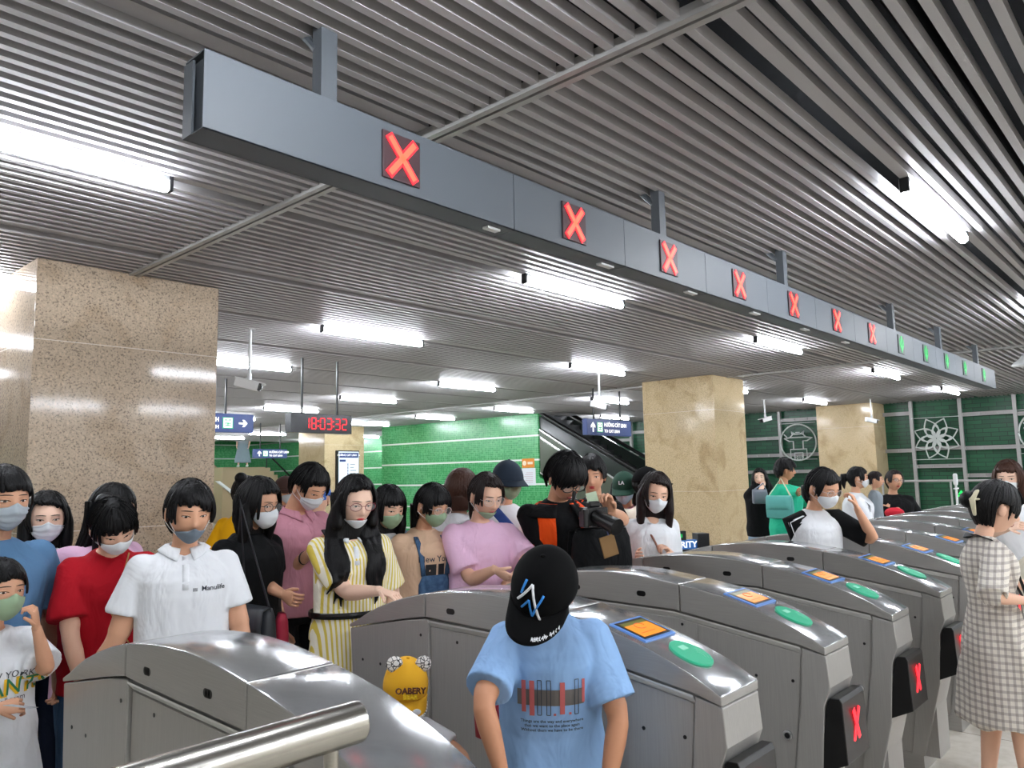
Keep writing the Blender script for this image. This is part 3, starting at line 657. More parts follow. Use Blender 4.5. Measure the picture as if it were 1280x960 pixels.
#PEOPLE
# ------------------------------------------------------------------ people: builders
def skin(name, c): 
    M = mat(name, c, .5, spec=.35, bump=(90, .08, .002)); return M
SKIN = {'a': skin('skin_light', '#e3b59a'), 'b': skin('skin_tan', '#cf9c7d'), 'c': skin('skin_pale', '#eac3ab'), 'd': skin('skin_warm', '#c18a69')}
EYEW = mat('eye_white', '#e6dfd8', .3); EYED = mat('eye_dark', '#17100d', .2); BROW = mat('brow', '#2a1d18', .8); LIP = mat('lips', '#b5625a', .45); LIPR = mat('lips_red', '#b02a30', .4)
def hair_mat(name, c):
    M = mat(name, c, .5, spec=.22); N, L, B = nodes(M)
    v = mapping(N, L, (90, 90, 7)); n = N.new('ShaderNodeTexNoise'); n.inputs['Scale'].default_value = 1.6; n.inputs['Detail'].default_value = 3; L.new(v, n.inputs['Vector'])
    b = N.new('ShaderNodeBump'); b.inputs['Strength'].default_value = .7; b.inputs['Distance'].default_value = .004; L.new(n.outputs[0], b.inputs['Height']); L.new(b.outputs[0], B.inputs['Normal']); return M
HAIR = {'k': hair_mat('hair_black', '#080708'), 'b': hair_mat('hair_brown', '#3c241a'), 'd': hair_mat('hair_dark_brown', '#1d1413')}
def cloth(name, c, rough=.85, pattern=None, c2=None):
    M = mat(name, c, rough, spec=.2); N, L, B = nodes(M)
    v = mapping(N, L, (1, 1, .55)); n = N.new('ShaderNodeTexNoise'); n.inputs['Scale'].default_value = 9; n.inputs['Detail'].default_value = 3; n.inputs['Distortion'].default_value = .6; L.new(v, n.inputs['Vector'])
    b = N.new('ShaderNodeBump'); b.inputs['Strength'].default_value = .8; b.inputs['Distance'].default_value = .03; L.new(n.outputs[0], b.inputs['Height']); L.new(b.outputs[0], B.inputs['Normal'])
    g = N.new('ShaderNodeSeparateXYZ'); L.new(mapping(N, L), g.inputs[0])
    if pattern == 'stripes':
        f = math_(N, L, 'LESS_THAN', math_(N, L, 'PINGPONG', math_(N, L, 'ADD', g.outputs[0], math_(N, L, 'MULTIPLY', g.outputs[1], .35)), .0085), .0036)
        L.new(mixc(N, L, f, c, c2), B.inputs['Base Color'])
    if pattern == 'check':
        h = math_(N, L, 'ADD', math_(N, L, 'MULTIPLY', g.outputs[1], 1.0), math_(N, L, 'MULTIPLY', g.outputs[0], .5))
        f1 = math_(N, L, 'LESS_THAN', math_(N, L, 'PINGPONG', h, .0150), .0060); f2 = math_(N, L, 'LESS_THAN', math_(N, L, 'PINGPONG', g.outputs[2], .0150), .0060)
        a = mixc(N, L, math_(N, L, 'MULTIPLY', f1, .42), c, c2); L.new(mixc(N, L, math_(N, L, 'MULTIPLY', f2, .42), a, c2), B.inputs['Base Color'])
    if pattern == 'denim':
        n2 = N.new('ShaderNodeTexNoise'); n2.inputs['Scale'].default_value = 6; n2.inputs['Detail'].default_value = 5; r = ramp(N, [(.35, c), (.7, c2)]); L.new(n2.outputs[0], r.inputs[0]); L.new(r.outputs[0], B.inputs['Base Color'])
    return M
C_WHITE = cloth('cloth_white', '#e3e5e8'); C_BLACK = cloth('cloth_black', '#0b0c0e'); C_NAVY = cloth('cloth_navy', '#20283c'); C_JEANS = cloth('cloth_jeans', '#36506e', pattern='denim', c2='#4a6685')
C_LJEANS = cloth('cloth_light_jeans', '#8ea6bb', pattern='denim', c2='#a8bccc'); C_RED = cloth('cloth_red', '#a8101f'); C_BLUE = cloth('cloth_blue', '#8db1dc'); C_STEEL = cloth('cloth_steel_blue', '#5f86ac')
C_PINK = cloth('cloth_pink', '#e6bcd8'); C_ROSE = cloth('cloth_rose', '#c58a99'); C_LPINK = cloth('cloth_light_pink', '#d99fae'); C_YEL = cloth('cloth_yellow', '#e5a80c'); C_STRIPE = cloth('cloth_striped', '#efe9d6', pattern='stripes', c2='#dcc558')
C_BEIGE = cloth('cloth_beige', '#c7a78c'); C_TEAL = cloth('cloth_teal', '#2bb58e'); C_CHECK = cloth('cloth_checked', '#dcd6cb', pattern='check', c2='#6d605f'); C_ORANGE = cloth('cloth_orange', '#e84e12'); C_CREAM = cloth('cloth_cream', '#d9d3c2'); C_GREY = cloth('cloth_grey', '#8a9399')
M_WHITE = mat('mask_white', '#e3e7ea', .8, bump=(60, .1, .003)); M_GREY = mat('mask_grey', '#6c7884', .85); M_GREEN = mat('mask_green', '#93ab8b', .85); M_PLEAT = mat('mask_light_grey', '#a9b3ba', .85); M_BLUE = mat('mask_blue', '#9fb1c4', .85)
CAP_BLACK = mat('cap_black', '#060607', .9, spec=.15); CAP_GREEN = mat('cap_green', '#123c2c', .85); CAP_YEL = mat('cap_yellow', '#eaae1e', .85); CAP_NAVY = mat('cap_navy', '#1c2a3a', .85); CAP_BROWN = mat('cap_brown', '#3a221c', .85); CAP_BLUE = mat('cap_blue', '#2a5aa8', .8)
SHOE = mat('shoe_white', '#cfcfcb', .6); SHOEK = mat('shoe_black', '#151517', .5)
def sstep(a, b, x):
    t = min(1, max(0, (x-a)/(b-a))); return t*t*(3-2*t)
def lerp(a, b, t): return a+(b-a)*t
def head_pt(az, el, off=0.0, feat=1.0, s=1.0):
    dx, dy, dz = math.sin(az)*math.cos(el), math.cos(az)*math.cos(el), math.sin(el)
    x, y, z = .0735*dx, .093*dy, .1075*dz
    if dz < 0:
        t = -dz; x *= 1-.30*t**1.5
        y *= (1-.06*t) if dy > 0 else (1-.42*t)
    if dy > 0:
        g = lambda a, b, sa, sb: math.exp(-((x-a)/sa)**2-((z-b)/sb)**2)
        f = .0
        f += .019*g(0, -.026, .0105, .012)+.009*g(0, -.006, .007, .018)+.004*g(.011, -.030, .006, .006)+.004*g(-.011, -.030, .006, .006)
        f += -.0075*(g(.031, .006, .016, .010)+g(-.031, .006, .016, .010))+.004*(g(.03, .024, .022, .007)+g(-.03, .024, .022, .007))
        f += .0055*g(0, -.056, .019, .009)+.005*g(0, -.088, .02, .012)+.003*(g(.04, -.03, .02, .02)+g(-.04, -.03, .02, .02))
        f += -.003*g(0, -.045, .02, .004)
        y += f*feat
    v = Vector((x, y, z)); d = Vector((dx, dy, dz))
    return (v + d*off)*s
def voxel(mb, size, smooth=4, fold=0, seed=0, fz=.5, fs=9):
    o = bpy.data.objects.new('tmp', mb.mesh('tmp', SKIN['a'])); COL.objects.link(o)
    r = o.modifiers.new('r', 'REMESH'); r.mode = 'VOXEL'; r.voxel_size = size; r.use_smooth_shade = True
    if smooth: k = o.modifiers.new('s', 'SMOOTH'); k.iterations = smooth; k.factor = .5
    bpy.context.view_layer.update(); dg = bpy.context.evaluated_depsgraph_get()
    me = bpy.data.meshes.new_from_object(o.evaluated_get(dg)); bpy.data.objects.remove(o)
    if fold:
        n = len(me.vertices); co = np.empty(n*3, np.float32); no = np.empty(n*3, np.float32); me.vertices.foreach_get('co', co); me.vertices.foreach_get('normal', no)
        co = co.reshape(-1, 3); no = no.reshape(-1, 3); rs = np.random.RandomState(seed); d = np.zeros(n)
        for k in range(9):   # sum of warped ripples: cheap cloth folds
            w = rs.normal(size=3)*np.array([1, 1, fz])*fs*(1+.5*k/3); ph = rs.rand()*6.28; w2 = rs.normal(size=3)*4
            d += np.sin(co@w + 1.6*np.sin(co@w2+ph)+ph*2)/(1+.25*k)
        d = d/3.0; d = np.where(d > 0, d**1.6, d*.55); fold *= 1.7
        co += no*(fold*d)[:, None]; me.vertices.foreach_set('co', co.ravel().astype(np.float32)); me.update()
    me.polygons.foreach_set('use_smooth', [True]*len(me.polygons)); return me
def join(name, meshes, mats, parent=None):   # meshes: list of (mesh, slot offset or None)
    b = bmesh.new(); out = bpy.data.meshes.new(name)
    for me, slot in meshes:
        n0 = len(b.faces); b.from_mesh(me); b.faces.ensure_lookup_table()
        if slot is not None:
            for f in b.faces[n0:]: f.material_index = slot
    b.to_mesh(out); b.free()
    for m_ in mats: out.materials.append(m_)
    o = bpy.data.objects.new(name, out); COL.objects.link(o)
    if parent is not None: o.parent = parent
    return o
def bez(a, b, c, n=7): return [a.lerp(b, t).lerp(b.lerp(c, t), t) for t in [k/(n-1) for k in range(n)]]

class Person:
    """a figure posed in its own frame (+Y ahead, +X its right hand side), its feet on the floor"""
    def __init__(s, label, x, y, d, a=0, ah=None, pitch=0, roll=0, lean=0, hh=.215, hw=1.0, skin='a', male=False, vox=.009, legs=0.0, name='person', k=None, zoff=0):
        T = px(x, y, d); s.hh = hh; s.hs = hh/.215; s.male = male; s.vox = vox; s.hw = hw
        to = Vector((-T.x, -T.y, 0)).normalized(); rt = Vector((RT.x, RT.y, 0)).normalized(); a_ = math.radians(a)
        fdir = (to*math.cos(a_)+rt*math.sin(a_)).normalized(); s.rz = math.atan2(fdir.y, fdir.x)-math.pi/2
        ah = a if ah is None else ah; s.lean = math.radians(lean)
        s.hyaw = math.radians(ah-a)    # + = towards the picture's right = own left
        Rh = Matrix.Rotation(s.hyaw, 3, 'Z') @ Matrix.Rotation(math.radians(-pitch), 3, 'X') @ Matrix.Rotation(math.radians(roll), 3, 'Y'); s.Rh = Rh
        kk = k or 1.0
        for _ in range(8):
            s.k = kk; s.neck = s.bend(Vector((0, -.005, 1.36*kk))); hc = s.neck + Matrix.Rotation(-s.lean*.3, 3, 'X') @ Vector((0, .012*kk, .0)) + Rh @ Vector((0, .018*s.hs, .026*kk+hh*.5)); s.hc = hc
            top = hc + Rh @ Vector((0, 0, hh*.5+.012)); 
            if k is None: kk *= (T.z-zoff)/top.z
        Rz = Matrix.Rotation(s.rz, 3, 'Z'); base = T - Rz @ top; base.z = zoff
        s.root = empty(name, base, s.rz, label, 'person'); s.M = Matrix.Translation(base) @ Rz.to_4x4(); s.Mi = s.M.inverted(); s.skinm = SKIN[skin]
        s.arms = {}
    def bend(s, p):
        h = .92*s.k if hasattr(s, 'k') else .92
        if p.z <= h: return p.copy()
        return Vector((0, 0, h)) + Matrix.Rotation(-s.lean, 3, 'X') @ (p-Vector((0, 0, h)))
    def L(s, x, y, d): return s.Mi @ px(x, y, d)        # picture point -> own frame
    def arm(s, side, wrist=None, hint=None, curl=.5, fdir=None, pn=None, elbow=None):
        """side 'R'/'L'; wrist in own frame"""
        k = s.k; sx = 1 if side == 'R' else -1; w = (.172 if s.male else .146)*s.hw
        sh = s.bend(Vector((sx*w*k, -.005, 1.272*k)))
        wr = Vector(wrist) if wrist is not None else s.bend(Vector((sx*(w+.075)*k, .04*k, .80*k)))
        l1, l2 = .275*k, .24*k; dv = wr-sh; D = dv.length
        if elbow is not None:
            e = sh+(Vector(elbow)-sh).normalized()*l1; wr = e+(wr-e).normalized()*l2; s.arms[side] = (sh, e, wr, curl, fdir, pn); return
        if D > (l1+l2)*.995: wr = sh+dv*((l1+l2)*.995/D); dv = wr-sh; D = dv.length
        u = dv/D; h = Vector(hint) if hint is not None else Vector((sx*.5, -.7, -.5)); h = h-u*h.dot(u); h = h.normalized() if h.length > 1e-5 else u.orthogonal()
        c = (l1*l1-l2*l2+D*D)/(2*D); e = sh+u*c+h*math.sqrt(max(0, l1*l1-c*c))
        s.arms[side] = (sh, e, wr, curl, fdir, pn)
    def body(s, build=1.0, shorts=False, mouth=True, gaze=-.15, redlips=False, legspread=.085, stride=0, foot_clear=0):
        k = s.k; hw = s.hw
        for sd in 'RL':
            if sd not in s.arms: s.arm(sd)
        mb = MB()
        wf = (1.1 if s.male else 1.0)*hw
        s.rings0 = [(.80, .150, .105, 0), (.88, .160, .110, -.005), (.97, .130, .092, 0), (1.07, .135, .095, .004), (1.17, .146, .108, .010), (1.23, .152, .104, .008), (1.27, .146, .090, .002), (1.30, .125, .074, -.004), (1.325, .088, .060, -.008), (1.35, .054, .050, -.008)]
        rr = []
        for z, a_, b_, yo in s.rings0:
            aa = a_*wf if z > 1.0 and z < 1.33 else a_*hw
            rr.append([s.bend(Vector((aa*k*math.cos(t), yo*k+b_*hw**.7*k*math.sin(t), z*k))) for t in [2*math.pi*j/20 for j in range(20)]])
        mb.loft(rr)
        up = s.hc + s.Rh @ Vector((0, -.018*s.hs, -.045*s.hs)); nr = (.056 if s.male else .047)*hw**.4*k
        mb.tube([s.bend(Vector((0, -.012*k, 1.30*k))), s.neck, up], [nr*1.25, nr, nr*.97], 14)
        for sd in 'RL':
            sh, e, wr, *_ = s.arms[sd]; r = 1.12 if s.male else 1.0; r *= hw**.6*k
            pts = bez(sh, sh.lerp(e, .98), e, 4)[:-1] + [e.lerp(sh, .08), e.lerp(wr, .08)] + [e.lerp(wr, t) for t in (.3, .6, .85, 1)]
            mb.tube(pts, [.046*r, .043*r, .041*r, .037*r, .036*r, .037*r, .031*r, .025*r, .023*r], 14)
        s.legs = {}
        for sx in (-1, 1):
            hipp = Vector((sx*.085*k*hw, 0, .84*k)); ft = Vector((sx*legspread*k, sx*stride, .07*k)); kn = hipp.lerp(ft, .5)+Vector((0, .02*k, 0))
            s.legs[sx] = (hipp, kn, ft); q_ = hw**.6*k
            mb.tube([hipp, hipp.lerp(kn, .5), kn, kn.lerp(ft, .3), kn.lerp(ft, .7), ft], [.085*q_, .073*q_, .052*q_, .054*q_, .042*q_, .034*q_], 14)
            mb.tube([ft+Vector((0, -.05*k, -.035*k)), ft+Vector((0, .05*k, -.04*k)), ft+Vector((0, .15*k, -.045*k))], [.03*k, .032*k, .024*k], 12)
        bm_ = voxel(mb, s.vox, 3)
        parts = [(bm_, 0)]
        # head
        H = MB(); n, m_ = 60, 44; rings = []; HM = lambda p: s.hc + s.Rh @ p
        s.HM = HM
        for i in range(1, m_):
            el = -math.pi/2+math.pi*i/m_
            rings.append([HM(head_pt(2*math.pi*j/n, el, 0, 1, s.hs)) for j in range(n)])
        H.loft(rings)
        for sx in (-1, 1):
            E = s.Rh @ Matrix.Rotation(sx*math.radians(-20), 3, 'Z')
            H.ellipsoid(HM(Vector((sx*.0745, -.008, -.008))*s.hs), (.009*s.hs, .017*s.hs, .030*s.hs), 12, 8, 0, E)
        parts.append((H.mesh('h', s.skinm, True), 0))
        F = MB()
        for sx in (-1, 1):
            az = sx*math.radians(23); c = head_pt(az, .055, -.0008, 1, 1); E = s.Rh @ Matrix.Rotation(-az, 3, 'Z'); cl = .0048*(1+gaze*.75)
            F.ellipsoid(HM(c*s.hs), (.0135*s.hs, .0052*s.hs, .0046*s.hs), 14, 8, 1, E)
            F.ellipsoid(HM((c+Vector((0, .0016, gaze*.004)))*s.hs), (.0064*s.hs, .0050*s.hs, .0050*s.hs), 10, 8, 2, E)
            F.ellipsoid(HM((c+Vector((0, .0002, cl+.0012)))*s.hs), (.0150*s.hs, .0064*s.hs, .0052*s.hs), 14, 8, 0, E)
            F.ellipsoid(HM((c+Vector((0, .0002, -.0066)))*s.hs), (.0140*s.hs, .0050*s.hs, .0036*s.hs), 14, 8, 0, E)
            F.tube([HM(head_pt(az+q_*.0145/.075, .055+(cl-.0035)/.1075+.030*(1-q_*q_), .0050-.0012*q_*q_, 1, s.hs)) for q_ in (-1, -.5, 0, .5, 1)], .0011*s.hs, 6, 2)
            F.tube([HM(head_pt(az+q_*.0205/.075, .235+.020*(1-q_*q_)-.006*q_*sx, .0006, 1, s.hs)) for q_ in (-1, -.4, .3, 1)], [(.0008*s.hs, .0012*s.hs), (.0016*s.hs, .0021*s.hs), (.0016*s.hs, .0021*s.hs), (.0008*s.hs, .001*s.hs)], 6, 3)
        if mouth:
            for zz, rr_ in ((-.052, .0042), (-.060, .005)):
                F.tube([HM(head_pt(q_*.30, math.asin(zz/.1075)-.02*q_*q_, .0008, 1, s.hs)) for q_ in (-1, -.5, 0, .5, 1)], [.0015*s.hs, rr_*.8*s.hs, rr_*s.hs, rr_*.8*s.hs, .0015*s.hs], 8, 4)
        parts.append((F.mesh('f', [s.skinm]*5, True), None))
        for sd in 'RL': parts.append((s.hand(sd), 0))
        s.bodyo = join('body', parts, [s.skinm, EYEW, EYED, BROW, LIPR if redlips else LIP], s.root)
    def hand(s, sd):
        sh, e, wr, curl, fdir, pn = s.arms[sd]; k = s.k*(.95 if not s.male else 1.05); q = MB(); sx = 1 if sd == 'R' else -1
        d = Vector(fdir).normalized() if fdir is not None else (wr-e).normalized()
        n_ = Vector(pn) if pn is not None else Vector((-sx, .2, -.1)); n_ = n_-d*n_.dot(d); n_ = n_.normalized() if n_.length > 1e-4 else d.orthogonal().normalized()   # palm faces n_
        ac = d.cross(n_)
        if ac.dot(Vector((0, 1, .3))) < 0: ac = -ac       # towards the thumb
        q.loft([[wr + d*(t*k) + ac*(w*k*math.cos(a_)+o*k) + n_*(h*k*math.sin(a_)) for a_ in [2*math.pi*j/14 for j in range(14)]] for t, w, h, o in ((-.02, .021, .019, 0), (0, .024, .018, 0), (.03, .034, .016, .002), (.065, .039, .014, 0), (.088, .038, .011, 0), (.094, .033, .007, 0))])
        for i, (of, ln) in enumerate(((.029, .066), (.010, .074), (-.009, .069), (-.028, .054))):
            p = wr + d*(.086*k) + ac*(of*k); pts = [p-d*.01*k, p]; an = 0
            for j, fr in enumerate((.45, .32, .23)):
                an += curl*(.55+.25*j)+.06*i; v = d*math.cos(an)+n_*math.sin(an)+ac*(of*1.5*(1-curl*.6)); p = p+v.normalized()*(ln*fr*k); pts.append(p)
            q.tube(pts, [.0085*k, .0088*k, .0083*k, .0076*k, .0064*k], 8)
        p = wr + d*(.028*k) + ac*(.026*k); pts = [p - ac*.01*k, p]; 
        for j, fr in enumerate((.034, .028)):
            v = (d*.75+ac*(.75-.3*curl-.25*j)+n_*(.25+.5*curl*j)).normalized(); p = p+v*fr*k; pts.append(p)
        q.tube(pts, [.011*k, .0115*k, .0098*k, .008*k], 8)
        return q.mesh('hand', s.skinm, True)
    # ---- clothes
    def top(s, m_, name='shirt', hem=.80, loose=.022, sleeve=.62, sleeve_r=.022, length_ext=1.0, collar=None, neck=.0, fold=.005, seed=1, flare=.0, wide=1.0, cinch=0, puff=0):
        if s.vox > .012: loose += .008; sleeve_r += .008
        k = s.k; hw = s.hw; mb = MB(); wf = (1.1 if s.male else 1.0)*hw; rr = []
        prof = [(hem, 0, 0, 0)] if hem < .80 else []
        for z, a_, b_, yo in s.rings0:
            if z < hem-.001: continue
            prof.append((z, a_, b_, yo))
        if hem >= .80 and prof[0][0] > hem: prof = [(hem,)+prof[0][1:]] + prof
        out = []
        for i, (z, a_, b_, yo) in enumerate(prof):
            if a_ == 0: a_, b_, yo = .155+flare, .115+flare*.8, 0
            aa = a_*wf if 1.0 < z < 1.33 else a_*hw; bb = b_*hw**.7
            lo = loose*(1 if z < 1.24 else .8 if z < 1.28 else .55 if z < 1.32 else .38)+.004
            if z < 1.15: aa = lerp(aa, max(aa, .150*hw), .7); bb = lerp(bb, .108*hw**.7, .6)
            if .9 < z < 1.12: aa -= cinch; bb -= cinch*.6
            if z < 1.15: lo += flare*(1.15-z)/.35*.6
            rng = []
            for t in [2*math.pi*j/28 for j in range(28)]:
                zz = z; c_ = math.sin(t)
                f_ = max(0, c_)**4
                if z > 1.34: zz = z+.006-neck*f_-.010*max(0, c_)
                elif z > 1.31: zz = z+.004-neck*.6*f_
                rng.append(s.bend(Vector(((aa+lo)*wide*k*math.cos(t), yo*k+(bb+lo)*k*math.sin(t), zz*k))))
            out.append(rng)
        mb.loft(out)
        for sd in 'RL':
            sh, e, wr, *_ = s.arms[sd]; r = (1.12 if s.male else 1.0)*hw**.6
            if sleeve <= 0: continue
            inn = sh.lerp(s.bend(Vector((0, 0, 1.30*k))), .30)
            rr_ = (.046*r+sleeve_r*.8)*k; r0_ = max(rr_*.9, (.046*r+.011)*k+s.vox*.5)
            if sleeve <= 1: end = sh.lerp(e, sleeve); pts = [inn, sh, sh.lerp(end, .5), end]; rd = [rr_*.75, r0_, max(r0_, rr_*(1+puff)), (.042*r+sleeve_r*1.15)*k]
            else:
                end = e.lerp(wr, sleeve-1); pts = [inn, sh, sh.lerp(e, .5), e.lerp(sh, .1), e.lerp(end, .15), end]; rd = [rr_*.75, r0_, max(r0_, rr_*(1+puff)), (.040*r+sleeve_r)*k, (.040*r+sleeve_r)*k, (.03*r+sleeve_r)*k]
            mb.tube(pts, rd, 16, round_=False)
            e_ = (.046*r+.009)*k+s.vox*.55; mb.ellipsoid(sh+Vector((0, 0, .002)), (e_, e_, e_), 16, 10)
        me = voxel(mb, s.vox, 3, fold, seed); me.materials.clear(); me.materials.append(m_); s.topmesh = me
        o = bpy.data.objects.new(name, me); COL.objects.link(o); o.parent = s.root; s.topo = o; s.bvh = BVHTree.FromPolygons([v.co for v in me.vertices], [p.vertices for p in me.polygons])
        if collar: s.collar(collar if collar is not True else m_, o)
        return o
    def collar(s, m_, par, h=.028):
        k = s.k; q = MB(); hw = s.hw**.4; n = 28; w = 1.12 if s.male else 1.0
        def pt(t, u):   # t angle from front, u 0 standing top .. 1 lower edge lying on the cloth
            r0 = (.053+.042*u)*w*hw; x = r0*math.sin(t); y = r0*.95*math.cos(t)-.012; top = 1.372-.026*(1+math.cos(t))*.5
            if u < .3: return s.bend(Vector((x*k, y*k, (top-.02*u)*k)))
            c = s.bend(Vector((x*k, y*k, 1.40*k))); h = s.bvh.ray_cast(c+Vector((0, 0, .05)), Vector((0, 0, -1)))
            z = h[0].z+.005 if h[0] is not None else c.z-.06*k
            return Vector((c.x, c.y, max(z, s.bend(Vector((0, 0, 1.25*k))).z)))
        ts = [math.radians(16)+math.radians(328)*j/n for j in range(n+1)]
        q.loft([[pt(t, u*(1+.35*max(0, math.cos(t))**6)) for t in ts] for u in (0, .15, .45, .75, 1)], 0, False, False)
        o = q.build('collar', m_, par, True, fix=False); sd = o.modifiers.new('s', 'SOLIDIFY'); sd.thickness = .005; sd.offset = 1
        q = MB(); rows = []
        for z in (1.32, 1.28, 1.24, 1.20):
            row = []
            for x in (-.012, 0, .012):
                h_ = s.bvh.ray_cast(s.bend(Vector((x*k, .0, z*k)))+Vector((0, .4, 0)), Vector((0, -1, 0))); row.append((h_[0] if h_[0] is not None else s.bend(Vector((x*k, .07, z*k))))+Vector((0, .003, 0)))
            rows.append(row)
        q.loft(rows, 0, False, False); o = q.build('placket', m_, par, True, fix=False); sd = o.modifiers.new('s', 'SOLIDIFY'); sd.thickness = .002
    def torso(s, z, az, off):
        """point on the trunk at height z (unscaled), az from the front"""
        R0 = s.rings0; k = s.k; wf = (1.1 if s.male else 1.0)*s.hw
        for (z0, a0, b0, y0), (z1, a1, b1, y1) in zip(R0[:-1], R0[1:]):
            if z0 <= z <= z1: t = (z-z0)/(z1-z0); a_, b_, yo = lerp(a0, a1, t), lerp(b0, b1, t), lerp(y0, y1, t); break
        else: a_, b_, yo = R0[0][1:] if z < 1 else R0[-1][1:]
        a_ *= wf if z > 1.0 else s.hw; b_ *= s.hw**.7
        if z < 1.15: a_ = lerp(a_, max(a_, .150*s.hw), .7); b_ = lerp(b_, .108*s.hw**.7, .6)
        return s.bend(Vector(((a_+off)*k*math.sin(az), yo*k+(b_+off)*k*math.cos(az), z*k)))
    def legsw(s, m_, name='trousers', to=.10, loose=.018, fold=.006, seed=3, waist=.98):
        """trousers or shorts down to height `to`"""
        k = s.k; hw = s.hw; mb = MB()
        mb.loft([[Vector(((a_*hw+loose*.6)*k*math.cos(t), (b_*hw**.7+loose*.6)*k*math.sin(t), z*k)) for t in [2*math.pi*j/20 for j in range(20)]] for z, a_, b_ in ((.76, .14, .10), (.82, .152, .108), (.88, .160, .112), (waist, .135, .098))])
        for sx in (-1, 1):
            hp, kn, ft = s.legs[sx]; q_ = hw**.6; pts = [hp, hp.lerp(kn, .5), kn, kn.lerp(ft, .5), ft]; rd = [.088*q_, .078*q_+loose*.6, .056*q_+loose, .048*q_+loose, .040+loose]
            zs = [p.z/k for p in pts]; P2, R2 = [pts[0]], [rd[0]*k]
            for i in range(1, 5):
                if zs[i] >= to: P2.append(pts[i]); R2.append(rd[i]*k)
                else:
                    f = (zs[i-1]-to)/(zs[i-1]-zs[i]); P2.append(pts[i-1].lerp(pts[i], f)); R2.append(lerp(rd[i-1], rd[i], f)*k); break
            mb.tube(P2, R2, 16, round_=False)
        me = voxel(mb, s.vox*1.2, 3, fold, seed); me.materials.clear(); me.materials.append(m_)
        o = bpy.data.objects.new(name, me); COL.objects.link(o); o.parent = s.root; return o
    def skirt(s, m_, name='skirt', to=.45, loose=.02, flare=.06, waist=1.0, seed=5, fold=.010):
        k = s.k; hw = s.hw; mb = MB(); n = 6; zz = [lerp(to, .86, j/n) for j in range(n)]+[.88, waist]; rr = []
        for z in zz:
            f = max(0, (.88-z)/(.88-to)); a_ = (.160*hw+loose+flare*f) if z < waist-.001 else .135*hw+loose; b_ = (.112*hw+loose+flare*f) if z < waist-.001 else .096*hw+loose
            rr.append([Vector((a_*k*math.cos(t), b_*k*math.sin(t), z*k)) for t in [2*math.pi*j/28 for j in range(28)]])
        mb.loft(rr); me = voxel(mb, s.vox*1.2, 2, fold, seed, .12, 26); me.materials.clear(); me.materials.append(m_)
        o = bpy.data.objects.new(name, me); COL.objects.link(o); o.parent = s.root; return o
    def shoes(s, m_=None):
        k = s.k
        for sx in (-1, 1):
            ft = s.legs[sx][2]; q = MB()
            q.loft([[Vector((ft.x+w*k*math.cos(t), ft.y+y*k, max(.0, (c+h*math.sin(t))*k))) for t in [2*math.pi*j/16 for j in range(16)]] for y, w, c, h in ((-.09, .022, .035, .034), (-.075, .036, .045, .046), (-.02, .043, .05, .052), (.05, .046, .042, .043), (.11, .046, .032, .033), (.16, .036, .026, .026), (.185, .015, .02, .018))])
            o = q.build('shoe', m_ or SHOE, s.root, True)
    # ---- hair
    def hair(s, style='short', c='k', length=.2, fringe=.10, locks=True, bangs=.75, thick=.014, part=0, seed=0, front=False, tail=(0, -.1, -.02)):
        mb = MB(); hs = s.hs; n, m_ = 64, 40; rings = []; HM = s.HM; rnd = random.Random(seed)
        man = style == 'short'
        ph = [rnd.random()*6 for _ in range(6)]
        for i in range(1, m_):
            el = -math.pi/2+math.pi*i/m_; ring_ = []
            for j in range(n):
                az = 2*math.pi*j/n; a_ = (az+math.pi) % (2*math.pi)-math.pi; ab = abs(a_)
                f0 = bangs+.05*math.sin(a_*9+ph[0])+part*a_
                tied = style in ('pony', 'lowpony', 'bun'); pts_ = [(0, f0), (.6, f0-.08), (.95, .18 if man else f0-.22), (1.25, .02 if man else (.05 if tied else -.15)), (1.42, .20 if man or tied else -.5), (1.74, .16 if man or tied else -.6), (2.0, -.35 if man or tied else -.7), (math.pi, -.72 if man else -.8)]
                th = pts_[-1][1]
                for (u0, v0), (u1, v1) in zip(pts_[:-1], pts_[1:]):
                    if u0 <= ab <= u1: th = lerp(v0, v1, (ab-u0)/(u1-u0)); break
                w = sstep(th-.05, th+.09, el)
                tk = thick*(1+.12*math.sin(a_*17+ph[1]+el*3)+.1*math.sin(a_*29+ph[2]))*(1+.25*sstep(.3, 1.2, el)*(1 if man else .3))
                if ab < .9: tk *= .75
                if (man or tied) and 1.0 < ab < 2.2: tk *= .78
                ring_.append(HM(head_pt(az, el, lerp(-.014, tk, w), 0, hs)))
            rings.append(ring_)
        mb.loft(rings)
        P = lambda x, y, z: HM(Vector((x, y, z))*hs)
        D = Vector((0, 0, -1)); k = s.k
        if style in ('long', 'bob'):
            Ln = length; c0 = P(0, -.045, .0); rr = []
            back = Vector((0, 0, 0)); yaw = Matrix.Rotation(s.hyaw*.8, 3, 'Z')
            for t in [j/8 for j in range(9)]:
                z = c0.z-.005*hs-t*(Ln-.005*hs); wz = .084*hs*(1+.06*math.sin(t*3)) if style == 'long' else .090*hs*(1+.10*math.sin(t*2.6)); wz *= (1-.35*max(0, t-.75)*2)*(.70+.30*sstep(0, .2, t))
                dp = lerp(.062, .036 if style == 'long' else .062, min(1, t*1.6))*hs*(.7+.3*sstep(0, .2, t))
                cy = -.0*hs + (-(.045*sstep(.35, .7, t)) if style == 'long' and Ln > .25 else 0)*k
                if style == 'long' and Ln > .22 and t > .3: cy -= math.sin(s.lean)*(c0.z-z)*.9
                cc = Vector((c0.x, c0.y, z))+yaw @ Vector((0, cy, 0))
                rr.append([cc + yaw @ Vector((wz*math.cos(a_)*(1+.05*math.sin(9*a_+t*2+ph[3])), dp*math.sin(a_), 0)) for a_ in [2*math.pi*j/28 for j in range(28)]])
            mb.loft(rr)
